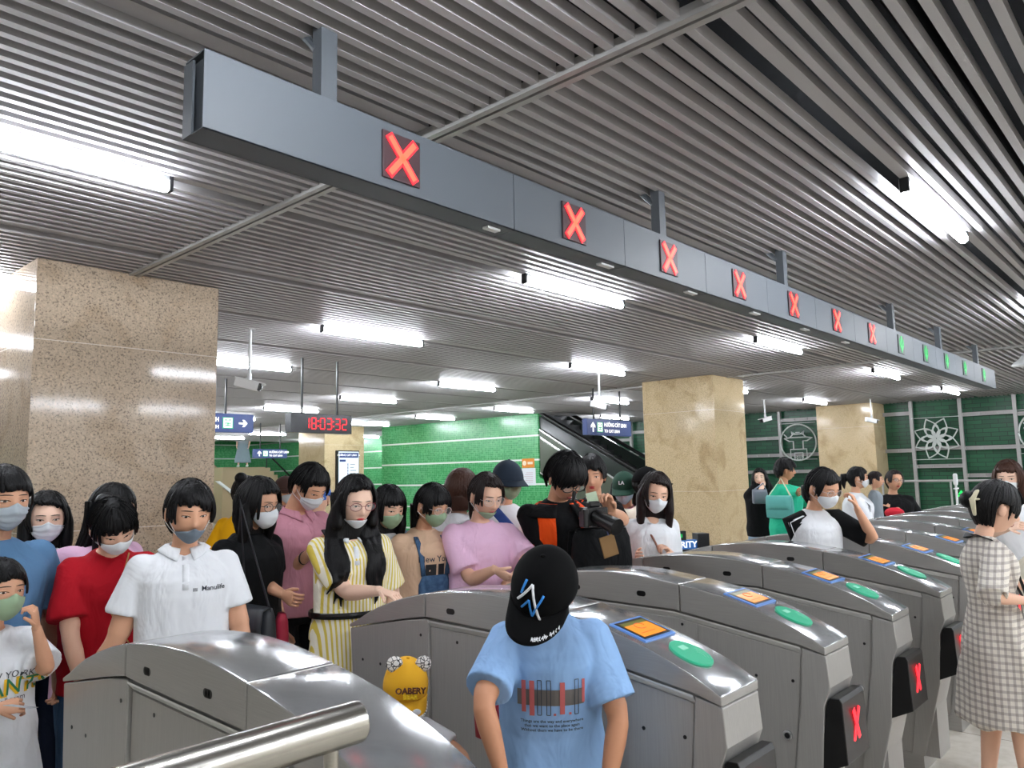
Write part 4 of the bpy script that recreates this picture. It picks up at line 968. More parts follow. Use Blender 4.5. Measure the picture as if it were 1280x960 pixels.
            for sx in (-1, 1):    # sides framing the face
                a0 = P(sx*.068, .030, .045); a1 = P(sx*.082, .012, -.02); a2 = a1+Vector((0, 0, -.07*hs)); l_ = Ln if not front else Ln
                pts = [a0, a1, a2]; rd = [(.020*hs, .018*hs), (.024*hs, .030*hs), (.025*hs, .032*hs)]
                if front:
                    for w_, (dx, l2) in enumerate(((.060, .9), (.085, 1.0), (.108, .95), (.128, .8))):
                        pp = [P(sx*.070, .03-.02*w_, -.02), P(sx*(.080+.003*w_), .012-.012*w_, -.09)]; 
                        for j_ in range(9):
                            u = j_/8; z_ = s.bend(Vector((0, 0, 1.32*k))).z-u*(Ln-.16)*l2; x_ = sx*(dx+.010*math.sin(u*9+w_*1.3+sx))*k
                            h_ = s.bvh.ray_cast(Vector((x_, .5, z_)), Vector((0, -1, 0))); y_ = (h_[0].y if h_[0] is not None else .08)+.012
                            pp.append(Vector((x_, y_, z_)))
                        mb.tube(pp, [(.022*hs, .020*hs), (.024*hs, .02*hs)]+[(.021*(1-.75*(j_/8)**2), .013*(1-.6*(j_/8)**2)) for j_ in range(9)], 10)
                else:
                    zz = min(l_*.6, .12); pts += [a2+Vector((0, -.03, -zz))]; rd += [(.018*hs, .022*hs)]
                mb.tube(pts, rd, 14)
            if not front and style == 'long':
                pass
        if style in ('pony', 'lowpony'):
            z0 = .03 if style == 'pony' else -.04; a0 = P(0, -.095, z0)
            d1 = s.Rh @ Vector((tail[0], tail[1], tail[2])); a1 = a0+d1*.5*hs; a2 = a0+d1*.6*hs+Vector((0, 0, -length*.5)); a3 = a0+d1*.5*hs+Vector((0, 0, -length))
            mb.tube([P(0, -.08, z0), a0, a1, a2, a3], [.026*hs, .022*hs, .034*hs, .03*hs, .008*hs], 14)
        if style == 'bun':
            mb.ellipsoid(P(*tail), (.042*hs, .042*hs, .04*hs), 14, 10)
        if style != 'short' and style not in ('long', 'bob'):
            for sx in (-1, 1): mb.tube([P(sx*.062, .045, .05), P(sx*.073, .028, .0), P(sx*.074, .024, -.045)], [(.012*hs, .014*hs), (.008*hs, .009*hs), (.003*hs, .003*hs)], 10)
        me = voxel(mb, .0052*hs+.0008, 2)
        # loose locks laid over the mass: they break the outline and the hairline
        lk = MB(); nl = 0 if not locks else 120 if s.vox < .012 else 46
        for j in range(nl):
            az = 2*math.pi*(j+rnd.random())/nl; a_ = (az+math.pi) % (2*math.pi)-math.pi; ab = abs(a_)
            if ab < .9: e1 = bangs-.02-rnd.random()*fringe-.16*ab+part*a_
            elif ab < 1.3: e1 = (.10 if man else .0 if tied else -.25)-rnd.random()*.2
            elif ab < 1.9 and (man or tied): e1 = .26-rnd.random()*.08
            else: e1 = (-.30 if man else -.60 if tied else -.75)-rnd.random()*.15
            e0 = 1.25-rnd.random()*.5; sw = (rnd.random()-.5)*(.5 if ab < 1 else .2)-(part*2.2 if ab < 1 else 0); N_ = 8; r_ = (.0052+.003*rnd.random())*hs
            pts = []
            for i in range(N_):
                t = i/(N_-1); el = lerp(e0, e1, t); w_ = 0 if t < .8 else (t-.8)*5
                pts.append(HM(head_pt(az+sw*t*t*.5, el, thick*(.86 if ab < .9 else .8 if (man or tied) and ab < 2.2 else 1.0)*(1+.25*sstep(.3, 1.2, el)*(1 if man else .3))+.0006-w_*.006*(ab < .9), 0, hs)))
            lk.tube(pts, [(r_*max(.18, math.sin(math.pi*min(1, .25+.75*(1-i/(N_-1)))) if i > 4 else 1)*(1.5), r_*.42) for i in range(N_)], 6, updir=None)
        if style in ('long', 'bob'):
            c0 = P(0, -.045, 0)
            for j in range(46 if s.vox < .012 else 18):
                an = lerp(-.2, math.pi+.2, rnd.random()); sg = yaw @ Vector((math.cos(an)*.084*hs, -math.sin(an)*.05*hs, 0)); L2 = length*(.85+.3*rnd.random()); pts = []
                for i in range(7):
                    t = i/6; cy = (-(.045*sstep(.35, .7, t)) if style == 'long' and length > .25 else 0)*k
                    if style == 'long' and length > .22 and t > .3: cy -= math.sin(s.lean)*(L2*t)*.9
                    shr = .97+.06*t if style == 'long' else 1.04
                    pts.append(Vector((c0.x, c0.y, c0.z+.03*hs-L2*t))+sg*shr*(1-.25*sstep(.7, 1, t))+yaw @ Vector((.006*math.sin(t*6+j), cy, 0)))
                r_ = .006*hs; lk.tube(pts, [r_, r_*1.2, r_*1.2, r_*1.2, r_, r_*.7, r_*.2], 6)
        o = join('hair', [(me, 0), (lk.mesh('l', HAIR[c], True), 0)], [HAIR[c]], s.root); s.hairo = o; return o
    def mask(s, m_, lo=-.98, hi=-.10, wide=1.12, beak=.012, down=False, pleat=False):
        q = MB(); hs = s.hs; nu, nv = 22, 14; rows = []
        if down: lo, hi = -1.15, -.52
        for j in range(nv+1):
            v = j/nv; r_ = []
            for i in range(nu+1):
                u = i/nu*2-1; az = u*wide; e0 = lo+(.42*abs(u)**2); e1 = hi-.16*abs(u)**2.0+(.12*max(0, 1-abs(u)*4) if not down else 0)
                el = lerp(e0, e1, v); off = .005+beak*(math.cos(u*1.45)**1.5)*math.sin(math.pi*(.12+.76*v))+(.0022*math.cos(v*math.pi*8) if pleat else 0)
                r_.append(s.HM(head_pt(az, el, off, .5 if not down else .8, hs)))
            rows.append(r_)
        q.loft(rows, 0, False, False); o = q.build('face_mask', m_, s.root, True, fix=False); sd = o.modifiers.new('s', 'SOLIDIFY'); sd.thickness = .002; sd.offset = 0
        for sx in (-1, 1):
            for jj, ze in ((3, -.03), (nv-1, .012)):
                a_ = rows[jj][-1 if sx > 0 else 0]; e_ = s.HM(Vector((sx*.081, -.012, ze))*hs); q = MB(); q.tube([a_, a_.lerp(e_, .5)+s.Rh @ Vector((sx*.004, 0, 0)), e_], .0014, 6); q.build('ear_loop', M_WHITE, o)
    def glasses(s, m_=None, rx=.024, rz=.019, t=.0014):
        hs = s.hs; g = MB(); y0 = .098
        for sx in (-1, 1):
            P = [s.HM(Vector((sx*.033+rx*math.cos(a_), y0-.10*abs(sx*.033+rx*math.cos(a_))**1.0*1.0+.0, .004+rz*math.sin(a_)))*hs) for a_ in [2*math.pi*j/20 for j in range(21)]]
            g.tube(P, t*hs, 6, round_=False)
            g.tube([s.HM(Vector((sx*(.033+rx), y0-.0057, .008))*hs), s.HM(Vector((sx*.075, .05, .008))*hs), s.HM(Vector((sx*.079, -.015, .004))*hs)], t*hs, 6)
        g.tube([s.HM(Vector((x_, y0, .008))*hs) for x_ in (-.010, 0, .010)], t*hs, 6)
        o = g.build('glasses', m_ or BLACK, s.root, True)
        l = MB()
        for sx in (-1, 1): l.add([s.HM(Vector((sx*.033+rx*math.cos(a_), y0-.10*abs(sx*.033+rx*math.cos(a_)), .004+rz*math.sin(a_)))*hs) for a_ in [2*math.pi*j/16 for j in range(16)]], [tuple(range(16))])
        l.build('lens', mat('lens_glass', '#ffffff', .05, alpha=.12), o)
    def cap(s, m_, visor=.075, thick=.017, band=.34, droop=.25, yaw=0, ears=None, tilt=0):
        hs = s.hs; q = MB(); n, m2 = 48, 20; rings = []; RY = Matrix.Rotation(yaw, 3, 'Z') @ Matrix.Rotation(tilt, 3, 'X'); 
        for i in range(m2+1):
            el = lerp(band-.16, math.pi/2-.001, i/m2); rings.append([s.HM(RY @ (head_pt(2*math.pi*j/n, el, thick*(1+.25*math.sin(min(1, (el-band+.16)/.7)*math.pi/2)), 0, hs))) for j in range(n)])
        inner = [s.HM(RY @ head_pt(2*math.pi*j/n, band-.16, .004, 0, hs)) for j in range(n)]
        q.loft([inner]+rings, 0, False)
        q.ellipsoid(s.HM(RY @ Vector((0, 0, (.1075+thick*1.3)*hs))), (.008*hs, .008*hs, .005*hs), 10, 6)
        o = q.build('cap', m_, s.root, True, fix=True); s.capo = o
        # brim
        v = MB(); rows = []; 
        for j in range(9):
            t = j/8; row = []
            for i in range(25):
                u = (i/24*2-1); az = u*1.12; b_ = head_pt(az, band-.10, thick+.001, 0, hs); ex = visor*hs*math.sqrt(max(0, 1-abs(u)**2.4))*t
                row.append(s.HM(RY @ (b_+Vector((0, ex, -ex*droop-.030*hs*(u*u)*t-.004*hs)))))
            rows.append(row)
        v.loft(rows, 0, False, False); b = v.build('brim', m_, o, True, fix=False); sd = b.modifiers.new('s', 'SOLIDIFY'); sd.thickness = .004; sd.offset = 0; s.brim = rows
        s.RY = RY; s.capthick = thick
        return o
    # ---- flat prints laid on the cloth in front
    def decal(s, me, m_, name='print', par=None, off=.0022, back=False, u=0, z=0, az=0):
        """me is flat in XY (x to the viewer's right); laid on the chest at (u,z)"""
        me = me.copy(); b = bmesh.new(); b.from_mesh(me)
        for _ in range(2):
            long = [e for e in b.edges if e.calc_length() > .02]
            if long: bmesh.ops.subdivide_edges(b, edges=long, cuts=2)
        bmesh.ops.triangulate(b, faces=b.faces)
        R_ = Matrix.Rotation(az, 3, 'Z')
        for v in b.verts:
            x, y, dz = -(v.co.x)-u, v.co.y+z, v.co.z
            o_ = R_ @ Vector((x, .6, 0)); o_.z = y; dd = R_ @ Vector((0, -1, 0))
            hit = s.bvh.ray_cast(o_, dd)
            if hit[0] is not None and hit[0].dot(-dd) > -.02: v.co = hit[0]-dd*(off+dz)
            else: v.co = o_+dd*.5
        b.to_mesh(me); b.free(); me.materials.clear(); me.materials.append(m_)
        o = bpy.data.objects.new(name, me); COL.objects.link(o); o.parent = par or s.topo; return o
    def strap(s, pts, r, m_, name='strap', par=None, flat=.3):
        q = MB(); q.tube(pts, [(r, r*flat)]*len(pts) if flat != 1 else r, 10); o = q.build(name, m_, par if par is not None else s.root, True); return o
def flat_rects(rs):
    q = MB()
    for x0, y0, x1, y1 in rs: q.add([(x0, y0, 0), (x1, y0, 0), (x1, y1, 0), (x0, y1, 0)], [(0, 1, 2, 3)])
    return q.mesh('r', C_WHITE, False, False)
def flat_path(pts, w):
    q = MB()
    for (a, b), (c, d) in zip(pts[:-1], pts[1:]):
        L_ = math.hypot(c-a, d-b) or 1; nx, ny = -(d-b)/L_*w/2, (c-a)/L_*w/2; q.add([(a+nx, b+ny, 0), (a-nx, b-ny, 0), (c-nx, d-ny, 0), (c+nx, d+ny, 0)], [(0, 1, 2, 3)])
    return q.mesh('r', C_WHITE, False, False)
def surf_strap(s, pts, w, m_, name, par=None, off=.006):
    """a strap following the cloth: points (x, z, front) in own frame, front True=chest False=back"""
    out = []
    for x, z, fr in pts:
        sg = 1 if fr else -1; h = s.bvh.ray_cast(Vector((x, .6*sg, z)), Vector((0, -sg, 0)))
        y = h[0].y if h[0] is not None else .1*sg; out.append(Vector((x, y+off*sg, z)))
    q = MB(); q.tube(out, [(w/2, .0025)]*len(out), 8, updir=(0, 1, .15), round_=False); return q.build(name, m_, par if par is not None else s.root, True)
# ------------------------------------------------------------------ the crowd
NEARV, MIDV, FARV = .0075, .0095, .014
# woman in the white polo shirt
p = Person('woman in white polo shirt with grey mask under her nose, behind the nearest gate', 240, 600, 2.92, a=4, ah=14, pitch=14, hh=.222, hw=1.04, skin='b', vox=NEARV)
p.arm('R', p.L(108, 856, 2.86), elbow=p.L(158, 765, 2.86)); p.arm('L', p.L(310, 860, 2.93), elbow=p.L(294, 760, 3.0), curl=.4)
p.body(gaze=-.5); p.top(C_WHITE, 'polo_shirt', hem=.78, loose=.022, sleeve=.62, sleeve_r=.024, collar=True, neck=.025, fold=.006, seed=11); p.legsw(C_NAVY); p.shoes()
p.hair('pony', 'k', length=.12, bangs=.60, fringe=.22, part=.16, seed=2); p.mask(M_GREY, lo=-1.25, hi=-.42, beak=.010)
q = text_mesh('ııı  Manulife', .026*p.k, 0, 'CENTER', .0004); p.decal(q, mat('print_dark', '#30343c', .7), 'chest_print', u=.085*p.k, z=1.2*p.k)
# woman in red
p = Person('woman in red T-shirt with white mask, head tilted down, left of the white polo', 142, 627, 3.12, a=14, ah=22, pitch=36, roll=12, lean=7, hh=.225, hw=1.0, skin='a', vox=NEARV)
p.arm('R', p.L(100, 845, 3.06), elbow=p.L(88, 775, 3.1))
p.body(gaze=-.6, mouth=False); p.top(C_RED, 'tshirt', hem=.74, loose=.028, sleeve=.75, sleeve_r=.034, neck=.02, fold=.007, seed=5); p.legsw(C_JEANS); p.shoes()
p.hair('bun', 'k', bangs=.50, fringe=.16, seed=5, tail=(0, -.1, .04)); p.mask(M_WHITE, beak=.016)
surf_strap(p, [(-.07*p.k, 1.33*p.k, True), (-.03*p.k, 1.24*p.k, True), (.03*p.k, 1.12*p.k, True), (-.05*p.k, .98*p.k, True), (-.14*p.k, .84*p.k, True)], .006, mat('chain_gold', '#c9a266', .4, .6), 'necklace')
# woman behind her in pink
p = Person('woman with long black hair and light purple top behind the woman in red', 146, 604, 3.62, a=40, ah=66, pitch=8, lean=6, hh=.225, hw=1.0, skin='a', vox=MIDV)
p.arm('R', p.L(72, 752, 3.5), (.6, -.8, -.2), .8)
p.body(); p.top(C_PINK, 'blouse', hem=.62, loose=.035, sleeve=1.2, sleeve_r=.03, seed=8); p.legsw(C_JEANS); p.shoes(); p.hair('long', 'k', length=.42, bangs=.55, seed=9); p.mask(M_GREEN)
surf_strap(p, [(-.08*p.k, 1.33*p.k, True), (.02*p.k, 1.15*p.k, True), (.15*p.k, .95*p.k, True)], .018, mat('strap_brown', '#7a4a38', .6), 'bag_strap')
# girl with long hair, white shirt
p = Person('girl with long straight hair, white mask and white collared shirt, hand raised, at left', 60, 614, 3.55, a=14, ah=8, pitch=8, hh=.225, skin='c', vox=MIDV)
p.arm('R', p.L(40, 742, 3.30), elbow=p.L(28, 775, 3.5), curl=1.1, fdir=(-.1, .25, 1), pn=(-.6, .8, 0)); p.arm('L', p.L(66, 762, 3.32), (-.7, -.3, -.6), 1.0)
p.body(mouth=False); p.top(C_WHITE, 'shirt', hem=.86, loose=.026, sleeve=.7, sleeve_r=.03, collar=True, seed=4); p.legsw(C_NAVY); p.shoes(); p.hair('long', 'k', length=.34, bangs=.78, part=.16, fringe=.06, seed=3); p.mask(M_WHITE, pleat=True, beak=.009)
q = MB(); q.box((-.035, -.005, -.07), (.035, .005, .07)); ph = q.build('mobile_phone', BLACK, None, bevel=.004); ph.location = px(69, 741, 3.26); ph.rotation_euler = (.5, .6, p.rz); tag(ph, 'dark mobile phone in the hand of the girl with long straight hair at left', 'phone')
# man at the left edge
p = Person('man in blue shirt with pleated grey mask, cut by the left edge of the photo', 8, 583, 3.08, a=40, ah=38, pitch=6, hh=.245, male=True, skin='b', vox=NEARV)
p.body(mouth=False); p.top(C_STEEL, 'shirt', hem=.78, loose=.03, sleeve=.8, sleeve_r=.03, seed=6); p.legsw(C_NAVY); p.shoes(SHOEK); p.hair('short', 'k', bangs=.56, thick=.016, seed=6); p.mask(M_PLEAT, pleat=True)
# child at the left edge
p = Person('child in white printed T-shirt touching a pale green mask, at the left edge', 2, 698, 2.85, a=34, ah=40, pitch=2, hh=.215, hw=.98, skin='b', vox=NEARV)
p.arm('L', p.L(40, 762, 2.74), elbow=p.L(62, 842, 2.8), curl=1.15, fdir=(.25, .2, 1), pn=(.7, -.6, 0)); p.arm('R', p.L(-6, 886, 2.58), (.8, -.6, -.4), 1.0, fdir=(-.9, .3, 0))
p.body(mouth=False); p.top(C_WHITE, 'tshirt', hem=.60, loose=.045, sleeve=.85, sleeve_r=.045, neck=.012, fold=.008, seed=14, flare=.03); p.legsw(C_NAVY); p.shoes(); p.hair('short', 'k', bangs=.60, seed=8, fringe=.06); p.mask(M_GREEN, beak=.018)
for tx, sz_, z_, mm, bo in (('NEW YORK', .030, 1.15, mat('print_dark', '#30343c', .7), 0), ('GIANTS', .072, 1.09, mat('print_yellow', '#e6b422', .7), .003), ('baseball team', .026, 1.035, mat('print_dark', '#30343c', .7), 0), ('America', .032, .995, mat('print_dark', '#30343c', .7), .001)):
    p.decal(text_mesh(tx, sz_*1.15, 0, 'CENTER', bo), mm, 'print', u=-.005, z=z_*p.k, off=.003)
p.decal(text_mesh('GIANTS', .072*1.15, 0, 'CENTER', 0.0), mat('print_green', '#2d7a52', .7), 'print', u=.001, z=1.093*p.k, off=.0045)
q = MB(); q.box((-.043, -.0006, -.027), (.043, .0006, .027)); c = q.build('travel_card', mat('card_grey', '#b9c0c6', .3), None); c.location = px(26, 883, 2.50); c.rotation_euler = (1.35, .15, -.75); tag(c, 'thin pale card held by the child at the left edge', 'card')
# woman in black with glasses
p = Person('woman in black T-shirt with glasses and white mask, in profile, facing right', 328, 598, 3.85, a=62, ah=62, pitch=12, hh=.235, hw=1.16, skin='b', vox=MIDV)
p.arm('R', p.L(352, 742, 3.72), elbow=p.L(301, 708, 3.78), curl=.9)
p.body(gaze=-.4, mouth=False); p.top(C_BLACK, 'tshirt', hem=.72, loose=.03, sleeve=.55, sleeve_r=.03, seed=21); p.legsw(C_NAVY); p.shoes(); p.hair('long', 'k', length=.17, bangs=.78, thick=.02, seed=12); p.mask(M_WHITE, beak=.024); p.glasses()
def bag(name, label, loc, rz, size, m_, strap_to=None, ms=None, cat='bag', flap=True):
    t = empty(name, loc, rz, label, cat); w, d_, h = size; q = MB(); q.loft([[Vector((w*f*math.copysign(abs(math.cos(a))**.5, math.cos(a)), d_*f2*math.copysign(abs(math.sin(a))**.6, math.sin(a)), z)) for a in [2*math.pi*j/24 for j in range(24)]] for z, f, f2 in ((-h, .8, .7), (-h*.9, .97, 1), (-h*.3, 1, 1), (h*.6, .96, .85), (h, .88, .5))]); q.build('bag_body', m_, t, True)
    if flap:
        q = MB(); q.loft([[Vector((w*.9*sx, y, z)) for sx in (-1, -.5, 0, .5, 1)] for y, z in ((0, h*1.03), (-d_*.9, h*.9), (-d_*1.12, h*.2), (-d_*1.12, -h*.15))], 0, False, False); o = q.build('flap', m_, t, True, fix=False); sd = o.modifiers.new('s', 'SOLIDIFY'); sd.thickness = .006
    if strap_to:
        q = MB(); inv = t.matrix_world; M_ = (Matrix.Translation(loc) @ Matrix.Rotation(rz, 4, 'Z')).inverted(); pts = [Vector((-w*.85, 0, h*.9))]+[M_ @ Vector(z) for z in strap_to]+[Vector((w*.85, 0, h*.9))]
        q.tube(pts, [(.010, .003)]*len(pts), 8); q.build('strap', ms or m_, t, True)
    return t
bag('shoulder_bag', 'dark grey shoulder bag at the hip of the woman in the black T-shirt', px(322, 786, 3.6), p.rz+1.3, (.115, .045, .10), mat('bag_grey', '#2c2f34', .5), [px(300, 640, 3.62)+Vector((0, 0, .05))])
bag('pouch', 'small red pouch hanging beside the dark grey shoulder bag', px(352, 790, 3.75), p.rz+.9, (.05, .03, .09), mat('pouch_red', '#b02640', .6), flap=False)
# far pair
p = Person('person in yellow top with hair bun, seen from behind, near the stairs', 308, 594, 5.3, a=150, hh=.22, skin='a', vox=FARV)
p.body(); p.top(C_YEL, 'blouse', hem=.75, seed=2, sleeve=1.0); p.legsw(C_NAVY); p.shoes(); p.hair('bun', 'k', bangs=.5, tail=(0, -.06, .1))
p = Person('person in brown cap and grey mask, far behind between two women', 357, 596, 6.0, a=30, ah=40, hh=.215, skin='b', vox=FARV)
p.body(); p.top(C_NAVY, 'shirt', hem=.75, seed=3, sleeve=1.0); p.legsw(C_NAVY); p.shoes(); p.hair('short', 'k', locks=False); p.cap(CAP_BROWN); p.mask(M_PLEAT); p.glasses()
p = Person('man in white shirt, blue cap and jeans, hidden behind the man in the pink polo', 396, 600, 5.1, a=-20, hh=.225, male=True, skin='a', vox=FARV)
p.body(); p.top(C_CREAM, 'shirt', hem=.78, seed=4, sleeve=.8, loose=.03); p.legsw(C_JEANS); p.shoes(); p.hair('short', 'k', locks=False); p.cap(CAP_BLUE)
# man in pink polo
p = Person('man in dusty pink polo shirt and black shorts, white mask, looking down at a phone', 396, 583, 4.2, a=48, ah=50, pitch=30, hh=.235, male=True, skin='b', vox=MIDV, lean=3)
p.arm('R', p.L(396, 684, 4.0), elbow=p.L(348, 692, 4.15), curl=.9); p.arm('L', p.L(416, 682, 4.05), (-.8, -.4, -1), .9)
p.body(gaze=-.7, mouth=False); p.top(C_ROSE, 'polo_shirt', hem=.80, loose=.035, sleeve=.72, sleeve_r=.032, collar=True, neck=.02, seed=31, fold=.006); p.legsw(C_BLACK, 'shorts', to=.48, loose=.035); p.shoes(SHOEK); p.hair('short', 'k', bangs=.66, thick=.018, seed=4); p.mask(M_WHITE, pleat=True)
q = MB(); q.tube([p.arms['R'][2]+(p.arms['R'][1]-p.arms['R'][2]).normalized()*.05+Vector((.032*math.cos(a_), 0, .032*math.sin(a_))) for a_ in [2*math.pi*j/16 for j in range(17)]], .004, 8); q.build('wristband', BLACK, p.root)
q = MB(); q.box((-.037, -.0045, -.075), (.037, .0045, .075)); ph = q.build('mobile_phone', BLACK, None, bevel=.004); ph.location = px(417, 675, 3.93); ph.rotation_euler = (.8, 0, p.rz); tag(ph, 'black mobile phone in the hands of the man in the pink polo', 'phone')
# woman in yellow stripes
p = Person('woman in yellow striped dress with glasses, mask at her chin, hand on the gate', 447, 595, 3.66, a=16, ah=24, pitch=14, hh=.232, hw=1.06, skin='c', vox=NEARV)
p.arm('R', p.L(454, 740, 3.44), elbow=p.L(422, 724, 3.55), curl=.75, fdir=(-.5, .7, -.15), pn=(0, 0, -1))
p.body(gaze=-.5, redlips=True); p.top(C_STRIPE, 'blouse', hem=.84, loose=.026, sleeve=.82, sleeve_r=.030, neck=.03, seed=41, fold=.007, collar=C_WHITE); p.skirt(C_STRIPE, 'skirt', to=.38, flare=.05, loose=.028); p.shoes(); p.hair('long', 'k', length=.46, bangs=.84, part=-.1, thick=.017, seed=7, front=True, fringe=.05); p.mask(M_WHITE, down=True, beak=.008); p.glasses(mat('glasses_red', '#7a2230', .35), .025, .017)
q = MB(); q.tube([p.torso(.965, 2*math.pi*j/32, .045) for j in range(33)], [(.004, .014)]*33, 8, updir=(0, 0, 1), round_=False); q.build('belt', BLACK, p.root)
# girl with green mask
p = Person('girl with black hair and green mask in a grey white printed T-shirt', 489, 607, 4.2, a=22, ah=34, pitch=16, hh=.225, skin='a', vox=MIDV)
p.body(mouth=False, gaze=-.4); p.top(cloth('cloth_off_white', '#c9cac8'), 'tshirt', hem=.7, loose=.035, sleeve=.8, sleeve_r=.04, seed=17); p.legsw(C_BEIGE); p.shoes(); p.hair('long', 'k', length=.16, bangs=.52, seed=15); p.mask(M_GREEN)
pr = mat('print_brown', '#5b4a48', .7)
p.decal(flat_path([(-.04, -.03), (-.01, .0), (-.035, .04), (.0, .02), (.02, .06), (.03, .01), (.05, .0), (.0, -.03), (-.04, -.03)], .006), pr, 'print', z=1.12*p.k); p.decal(text_mesh('MEMORIES', .02, 0), pr, 'print', z=1.05*p.k)
# girl in denim dungarees
p = Person('girl in beige T-shirt and denim dungarees with ponytail, glasses and green mask', 546, 605, 4.2, a=30, ah=42, pitch=20, hh=.225, skin='b', vox=MIDV)
p.arm('R', p.L(519, 748, 4.12), elbow=p.L(508, 705, 4.2)); p.arm('L', p.L(574, 748, 4.2), elbow=p.L(568, 700, 4.25))
p.body(mouth=False, gaze=-.5); p.top(C_BEIGE, 'tshirt', hem=.85, loose=.03, sleeve=.72, sleeve_r=.034, seed=18); p.hair('lowpony', 'k', length=.26, bangs=.52, seed=16, tail=(.0, -.06, .0)); p.mask(M_GREEN); p.glasses(mat('glasses_clear', '#c9b8b4', .3, .4))
p.decal(text_mesh('New York', .045, 0, 'CENTER', .0005), mat('print_dark', '#30343c', .7), 'print', z=1.19*p.k); p.decal(flat_rects([(-.06, -.035, .0, .03), (.012, -.035, .05, .03)]), mat('print_black', '#101014', .7), 'print', z=1.13*p.k)
sk = p.skirt(C_JEANS, 'dungaree_skirt', to=.42, loose=.035, flare=.05, waist=1.02)
q = MB(); rows = []
for z in (1.10, 1.05, 1.0, .96):
    row = []
    for x in [(-.10+.20*j/8)*p.k*(1 if z < 1.08 else .82) for j in range(9)]:
        h = p.bvh.ray_cast(Vector((x, .6, z*p.k)), Vector((0, -1, 0))); row.append(Vector((x, (h[0].y if h[0] else .12)+.008, z*p.k)))
    rows.append(row)
q.loft(rows, 0, False, False); o = q.build('bib', C_JEANS, p.root, True, fix=False); sd = o.modifiers.new('s', 'SOLIDIFY'); sd.thickness = .006
for sx in (-1, 1): surf_strap(p, [(sx*.075*p.k, 1.10*p.k, True), (sx*.085*p.k, 1.2*p.k, True), (sx*.088*p.k, 1.28*p.k, True), (sx*.085*p.k, 1.315*p.k, True)], .03, C_JEANS, 'dungaree_strap')
p.shoes()
# bob hair from behind
p = Person('woman with brown bob hair and white shirt, back turned', 577, 587, 4.7, a=150, hh=.235, skin='a', vox=MIDV)
p.body(); p.top(C_WHITE, 'shirt', hem=.75, seed=22, sleeve=.9, collar=True, loose=.03); p.legsw(C_BLACK); p.shoes(); p.hair('bob', 'b', length=.115, bangs=.5, thick=.02, seed=3)
# woman in pink T-shirt
p = Person('woman in pale pink T-shirt with thin glasses and green mask at her chin', 612, 592, 4.22, a=24, ah=30, pitch=20, hh=.235, hw=1.10, skin='a', vox=MIDV)
p.arm('R', p.L(607, 717, 4.0), elbow=p.L(580, 703, 4.15), curl=.7, fdir=(-.7, .5, -.5)); p.arm('L', p.L(640, 724, 4.05), elbow=p.L(650, 690, 4.25), curl=.7, fdir=(.5, .4, -.7))
p.body(gaze=-.6); p.top(C_PINK, 'tshirt', hem=.74, loose=.034, sleeve=.78, sleeve_r=.038, neck=.01, seed=25, fold=.007); p.legsw(C_BEIGE); p.shoes(); p.hair('lowpony', 'd', length=.22, bangs=.84, seed=21, part=.1, fringe=.05, tail=(0, -.04, 0)); p.mask(M_GREEN, down=True, beak=.006); p.glasses(mat('glasses_clear', '#c9b8b4', .3, .4), .026, .022, .001)
# man with black cap and sash
p = Person('man in black cap, green mask and white T-shirt with a blue sash across his chest', 636, 577, 4.75, a=18, ah=34, pitch=10, hh=.225, male=True, skin='b', vox=MIDV)
p.arm('L', p.L(666, 716, 4.7), elbow=p.L(660, 680, 4.75))
p.body(mouth=False); p.top(C_WHITE, 'tshirt', hem=.75, loose=.04, sleeve=.75, sleeve_r=.034, seed=26); p.legsw(C_GREY); p.shoes(); p.hair('short', 'k', seed=3, locks=False); p.cap(CAP_NAVY, band=.30, visor=.07); p.mask(M_GREEN); p.glasses(BLACKM)
o = surf_strap(p, [(.08*p.k, 1.33*p.k, True), (.04*p.k, 1.26*p.k, True), (-.02*p.k, 1.18*p.k, True), (-.09*p.k, 1.08*p.k, True), (-.14*p.k, 1.0*p.k, True)], .06, mat('sash_blue', '#2d4f9c', .7), 'sash', off=.012)
